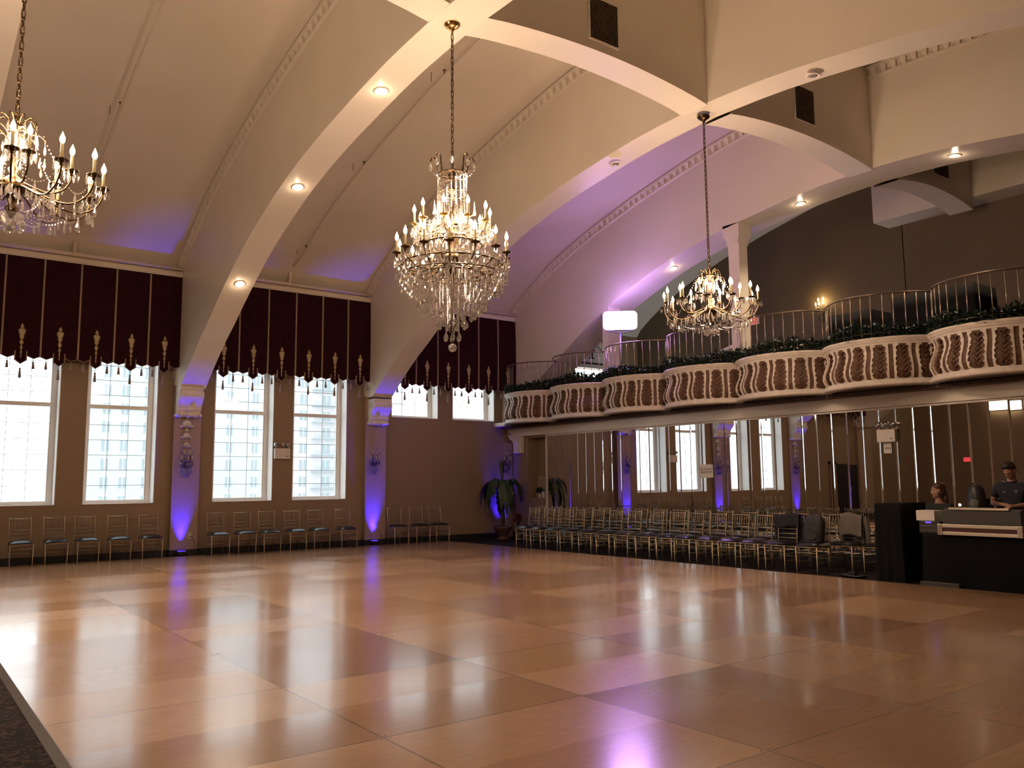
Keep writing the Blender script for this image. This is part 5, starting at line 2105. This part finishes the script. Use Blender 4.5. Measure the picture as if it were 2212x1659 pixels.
# low plate and cables on the floor before the desk
tag(bevel(MB().box(12.06, 5.80, GZ, 12.16, 6.35, 0.035).build('floor_panel', 'mixer_grey'), 0.006), 'low grey panel on the carpet at the foot of the black cloth', 'panel')
cb = thing('cable_bundle', 'coil of black cable on the carpet between chairs and sound desk', 'cable', (12.15, 7.45, GZ))
m = MB()
rnd = random.Random(3)
for k in range(4):
    m.tube([((0.10 + 0.02 * k) * math.cos(a) * 0.8, (0.17 + 0.02 * k) * math.sin(a), 0.015 + 0.012 * k + 0.006 * math.sin(3 * a)) for a in [2 * PI * i / 22 for i in range(22)]], 0.010, 6, closed=True)
m.tube(smooth_path([(0.1, 0.1, 0.02), (0.3, 0.3, 0.012), (0.25, 0.55, 0.012), (0.4, 0.8, 0.012)], 6), 0.009, 6)
m.build('coil', 'black_plastic', cb)
MB().box(-0.05, -0.06, 0.04, 0.05, 0.07, 0.095).build('plug_box', 'black_plastic', cb)


# ------------------------------------------------------------------ people
def skin_mesh(nodes, edges, sub=2):
    """nodes: [(pos, radius)], first is the root; returns evaluated (verts, faces)"""
    me = bpy.data.meshes.new('skin_tmp')
    me.from_pydata([n[0] for n in nodes], edges, [])
    o = bpy.data.objects.new('skin_tmp', me)
    COL.objects.link(o)
    o.modifiers.new('skin', 'SKIN')
    for i, n in enumerate(nodes):
        r = n[1]
        me.skin_vertices[0].data[i].radius = (r, r) if not isinstance(r, tuple) else r
    me.skin_vertices[0].data[0].use_root = True
    s = o.modifiers.new('sub', 'SUBSURF')
    s.levels = sub
    s.render_levels = sub
    dg = bpy.context.evaluated_depsgraph_get()
    ev = o.evaluated_get(dg)
    em = ev.to_mesh()
    vs = [v.co.copy() for v in em.vertices]
    fs = [tuple(p.vertices) for p in em.polygons]
    ev.to_mesh_clear()
    bpy.data.objects.remove(o)
    bpy.data.meshes.remove(me)
    return vs, fs


def remeshed(mb, voxel, smooth=4):
    me = bpy.data.meshes.new('rm_tmp')
    me.from_pydata(mb.v, [], mb.f)
    o = bpy.data.objects.new('rm_tmp', me)
    COL.objects.link(o)
    r = o.modifiers.new('rm', 'REMESH')
    r.mode = 'VOXEL'
    r.voxel_size = voxel
    s = o.modifiers.new('sm', 'SMOOTH')
    s.factor = 0.5
    s.iterations = smooth
    dg = bpy.context.evaluated_depsgraph_get()
    ev = o.evaluated_get(dg)
    em = ev.to_mesh()
    out = MB()
    out.add([v.co.copy() for v in em.vertices], [tuple(p.vertices) for p in em.polygons], 0, True)
    ev.to_mesh_clear()
    bpy.data.objects.remove(o)
    bpy.data.meshes.remove(me)
    return out


def head_mesh(M):
    """head facing local -Y, centre of the skull at the origin, about 0.23 high"""
    h = MB()
    h.sphere((0, 0.012, 0.03), (0.074, 0.094, 0.090), 20, 14)
    h.sphere((0, -0.022, -0.035), (0.060, 0.068, 0.082), 18, 12)
    h.sphere((0, -0.052, -0.085), (0.034, 0.034, 0.030), 14, 10)     # chin
    h.sphere((0, -0.070, 0.022), (0.050, 0.018, 0.016), 14, 8)       # brow
    h.lathe([(0.006, 0.034), (0.010, 0.0), (0.018, -0.022), (0.006, -0.030)], (0, -0.089, 0.0), 10, sy=1.0)   # nose
    h.sphere((0, -0.098, -0.021), (0.013, 0.013, 0.010), 10, 8)
    h.sphere((0, -0.080, -0.052), (0.024, 0.010, 0.006), 12, 6)      # lips
    h.sphere((0, -0.079, -0.062), (0.020, 0.010, 0.006), 12, 6)
    for s in (-1, 1):
        h.sphere((s * 0.036, -0.060, -0.018), (0.020, 0.020, 0.018), 10, 8)   # cheeks
        h.sphere((s * 0.074, 0.012, -0.005), (0.010, 0.018, 0.032), 10, 8)    # ears
    out = MB()
    out.merge(h, M)
    return out


def hand_nodes(wrist, direction, palm_n, side, curl, start):
    """five fingers as separate chains; returns nodes, edges (start = index of the wrist node)"""
    d = Vector(direction).normalized()
    n = Vector(palm_n).normalized()
    s = d.cross(n).normalized() * side
    w = Vector(wrist)
    nodes, edges = [], []

    def addn(p, r, prev):
        nodes.append((tuple(p), r))
        i = start + len(nodes)
        edges.append((prev, i))
        return i
    palm = addn(w + d * 0.035, (0.026, 0.020), start)
    for k, (off, ln) in enumerate(((-0.030, 0.070), (-0.010, 0.080), (0.010, 0.076), (0.028, 0.058))):
        kn = w + d * 0.082 + s * off
        p = addn(kn, 0.0105, palm)
        q = kn
        a = curl * 0.6
        for f_ in (0.45, 0.32, 0.23):
            q = q + (d * math.cos(a) + n * math.sin(a)) * ln * f_
            p = addn(q, 0.0085 - 0.001 * (0.45 - f_), p)
            a += curl
    th = w + d * 0.03 - s * 0.030
    p = addn(th, 0.012, palm)
    p = addn(th + (d * 0.7 - s * 0.6 + n * 0.4).normalized() * 0.032, 0.0105, p)
    addn(th + (d * 0.7 - s * 0.6 + n * 0.4).normalized() * 0.032 + (d * 0.9 - s * 0.1 + n * 0.5).normalized() * 0.028, 0.009, p)
    return nodes, edges


def make_person(label, loc, rz, seated, head_M, arms, hair, shirt, shirt_sleeve, long_hair):
    r = thing('person', label, 'person', loc, rz)
    if seated:
        hip, chest, neck = 0.60, 1.00, 1.18
    else:
        hip, chest, neck = 0.96, 1.32, 1.49
    wsh = 0.165 if seated else 0.195
    nodes = [((0, 0.0, hip), 0.145), ((0, 0.01, hip + (chest - hip) * 0.5), 0.125), ((0, 0.0, chest), 0.135), ((0, 0.005, neck - 0.05), 0.075), ((0, -0.01, neck + 0.02), 0.056), ((0, -0.025, neck + 0.09), 0.056)]
    edges = [(0, 1), (1, 2), (2, 3), (3, 4), (4, 5)]
    for s in (-1, 1):
        i = len(nodes)
        if seated:
            leg = [((s * 0.10, -0.03, hip - 0.02), 0.10), ((s * 0.13, -0.38, hip - 0.03), 0.068), ((s * 0.13, -0.42, 0.32), 0.055), ((s * 0.13, -0.42, 0.07), 0.040), ((s * 0.14, -0.54, 0.04), 0.038)]
        else:
            leg = [((s * 0.10, 0.0, hip - 0.08), 0.10), ((s * 0.115, -0.01, 0.50), 0.065), ((s * 0.115, 0.01, 0.33), 0.058), ((s * 0.12, 0.02, 0.08), 0.042), ((s * 0.13, -0.13, 0.04), 0.04)]
        nodes += leg
        edges += [(0, i)] + [(i + k, i + k + 1) for k in range(4)]
    tnodes = list(nodes[:4])
    tedges = [(0, 1), (1, 2), (2, 3)]
    for s, (el, wr, curl, pn_) in zip((-1, 1), arms):
        i = len(nodes)
        sh = (s * wsh, 0.0, neck - 0.09)
        el, wr = Vector(el), Vector(wr)
        nodes += [(sh, 0.062), (tuple(el), 0.043), (tuple(el.lerp(wr, 0.35)), 0.042), (tuple(wr), 0.027)]
        edges += [(2, i), (i, i + 1), (i + 1, i + 2), (i + 2, i + 3)]
        hn, he = hand_nodes(wr, wr - el, pn_, s, curl, i + 3)
        nodes += hn
        edges += he
        j = len(tnodes)
        tnodes += [(sh, 0.074), (tuple(Vector(sh).lerp(el, shirt_sleeve)), 0.062)]
        tedges += [(2, j), (j, j + 1)]
    vs, fs = skin_mesh(nodes, edges)
    body = MB().add(vs, fs)
    Mh = Matrix.Translation((0, -0.035, neck + 0.155)) @ head_M
    body.merge(head_mesh(Mh))
    remeshed(body, 0.0065, 3).build('body', 'skin', r)
    # shirt
    tnodes[0] = ((0, 0, hip + 0.0), 0.168)
    tnodes[1] = (tnodes[1][0], 0.150)
    tnodes[2] = (tnodes[2][0], 0.157)
    tnodes[3] = ((0, 0.008, neck - 0.045), 0.088)
    vs, fs = skin_mesh(tnodes, tedges)
    sh_o = remeshed(MB().add(vs, fs), 0.012, 3).build('shirt', shirt, r)
    # trousers
    i0 = 6
    ln = [((0, 0, hip), 0.168)]
    le = []
    for s in range(2):
        b = len(ln)
        for k in range(4):
            p, rr = nodes[i0 + 5 * s + k]
            ln.append((p, rr + 0.016))
        le += [(0, b), (b, b + 1), (b + 1, b + 2), (b + 2, b + 3)]
    vs, fs = skin_mesh(ln, le)
    remeshed(MB().add(vs, fs), 0.014, 3).build('trousers', 'dark_trousers', r)
    sm = MB()
    for s in (-1, 1):
        p = nodes[i0 + (0 if s < 0 else 5) + 4][0]
        sm.sphere((p[0], p[1] + 0.02, 0.045), (0.05, 0.13, 0.045), 12, 8)
    sm.build('shoes', 'black_plastic', r)
    # hair
    hm = MB()
    hm.sphere((0, 0.024, 0.052), (0.080, 0.096, 0.082), 20, 14)
    if long_hair:
        hm.sphere((0, 0.075, -0.03), (0.066, 0.050, 0.105), 16, 12)
        hm.sphere((0.045, 0.035, -0.03), (0.034, 0.050, 0.09), 12, 10)
        hm.sphere((-0.045, 0.035, -0.03), (0.034, 0.050, 0.09), 12, 10)
        hm.sphere((0.02, 0.09, -0.14), (0.05, 0.035, 0.08), 12, 10)
    else:
        hm.sphere((0, 0.060, 0.01), (0.070, 0.056, 0.072), 16, 12)
        hm.sphere((0.0, -0.022, 0.102), (0.060, 0.046, 0.032), 14, 10)
        rnd = random.Random(2)
        for k in range(26):
            a = rnd.uniform(0, 2 * PI)
            e = rnd.uniform(0.2, 1.4)
            hm.sphere((0.076 * math.cos(a) * math.cos(e), 0.02 + 0.090 * math.sin(a) * math.cos(e), 0.055 + 0.078 * math.sin(e)), 0.018, 8, 6)
    hh = MB().merge(hm, Mh)
    remeshed(hh, 0.007, 2).build('hair', hair, r)
    ey = MB()
    for s in (-1, 1):
        ey.merge(MB().sphere((s * 0.030, -0.076, 0.002), (0.012, 0.007, 0.005), 10, 6), Mh)
    ey.build('eyes', 'eye_white', r)
    return r, sh_o, neck


# woman: seated behind the desk, profile to the picture's left
wm, _, _ = make_person('woman seated behind the sound desk in a dark top, looking to the left', (13.25, 6.58, GZ), -PI / 2, True,
                       Matrix.Rotation(math.radians(-62), 4, 'Z') @ Matrix.Rotation(math.radians(6), 4, 'X'),
                       [((-0.25, -0.04, 0.84), (-0.17, -0.22, 0.80), 0.35, (0, 0, -1)), ((0.25, -0.04, 0.84), (0.16, -0.22, 0.80), 0.35, (0, 0, -1))],
                       'hair_auburn', 'dark_green_shirt', 0.92, True)
st_ = thing('stool', 'black stool under the seated woman', 'stool', (13.25, 6.58, GZ))
MB().lathe([(0.19, 0.395), (0.20, 0.415), (0.18, 0.43)], (0, 0, 0), 18).build('seat', 'black_vinyl', st_)
for k in range(4):
    a = PI / 4 + PI / 2 * k
    MB().tube([(0.12 * math.cos(a), 0.12 * math.sin(a), 0.40), (0.17 * math.cos(a), 0.17 * math.sin(a), 0)], 0.012, 7).build('leg', 'black_plastic', st_)
# man: standing, head bowed over his hands
mn, shm, nk = make_person('man standing behind the sound desk in a navy polo shirt, looking down', (13.28, 5.52, GZ), -PI / 2 + 0.12, False,
                          Matrix.Translation((0, -0.03, -0.02)) @ Matrix.Rotation(math.radians(-16), 4, 'Z') @ Matrix.Rotation(math.radians(36), 4, 'X'),
                          [((-0.27, -0.02, 1.15), (-0.05, -0.24, 1.14), 0.75, (0.3, 0.2, -1)), ((0.27, -0.02, 1.15), (0.075, -0.25, 1.12), 0.75, (-0.3, 0.2, -1))],
                          'hair_dark', 'navy_shirt', 0.72, False)
# polo marks: small white tick on the chest and a pale crest opposite
tk = MB()
tick = [(-0.026, 0.004), (-0.012, -0.010), (0.030, 0.012), (-0.006, -0.001), (-0.018, 0.004)]
tk.prism(tick, 'y', -0.002, 0.002)
MB().merge(tk, Matrix.Translation((-0.07, -0.152, nk - 0.17)) @ Matrix.Rotation(math.radians(-8), 4, 'Z')).build('white_tick', 'paper', mn)
cr = MB().prism([(-0.022, 0.025), (0.022, 0.025), (0.022, -0.005), (0, -0.03), (-0.022, -0.005)], 'y', -0.002, 0.002)
MB().merge(cr, Matrix.Translation((0.085, -0.149, nk - 0.165)) @ Matrix.Rotation(math.radians(10), 4, 'Z')).build('crest', 'grey_knit', mn)
cl = MB().tube([(0.066 * math.cos(a), -0.012 + 0.066 * math.sin(a), nk - 0.012 + 0.018 * math.sin(a)) for a in [2 * PI * k / 20 for k in range(20)]], 0.014, 6, closed=True)
cl.build('collar', 'navy_shirt', mn)
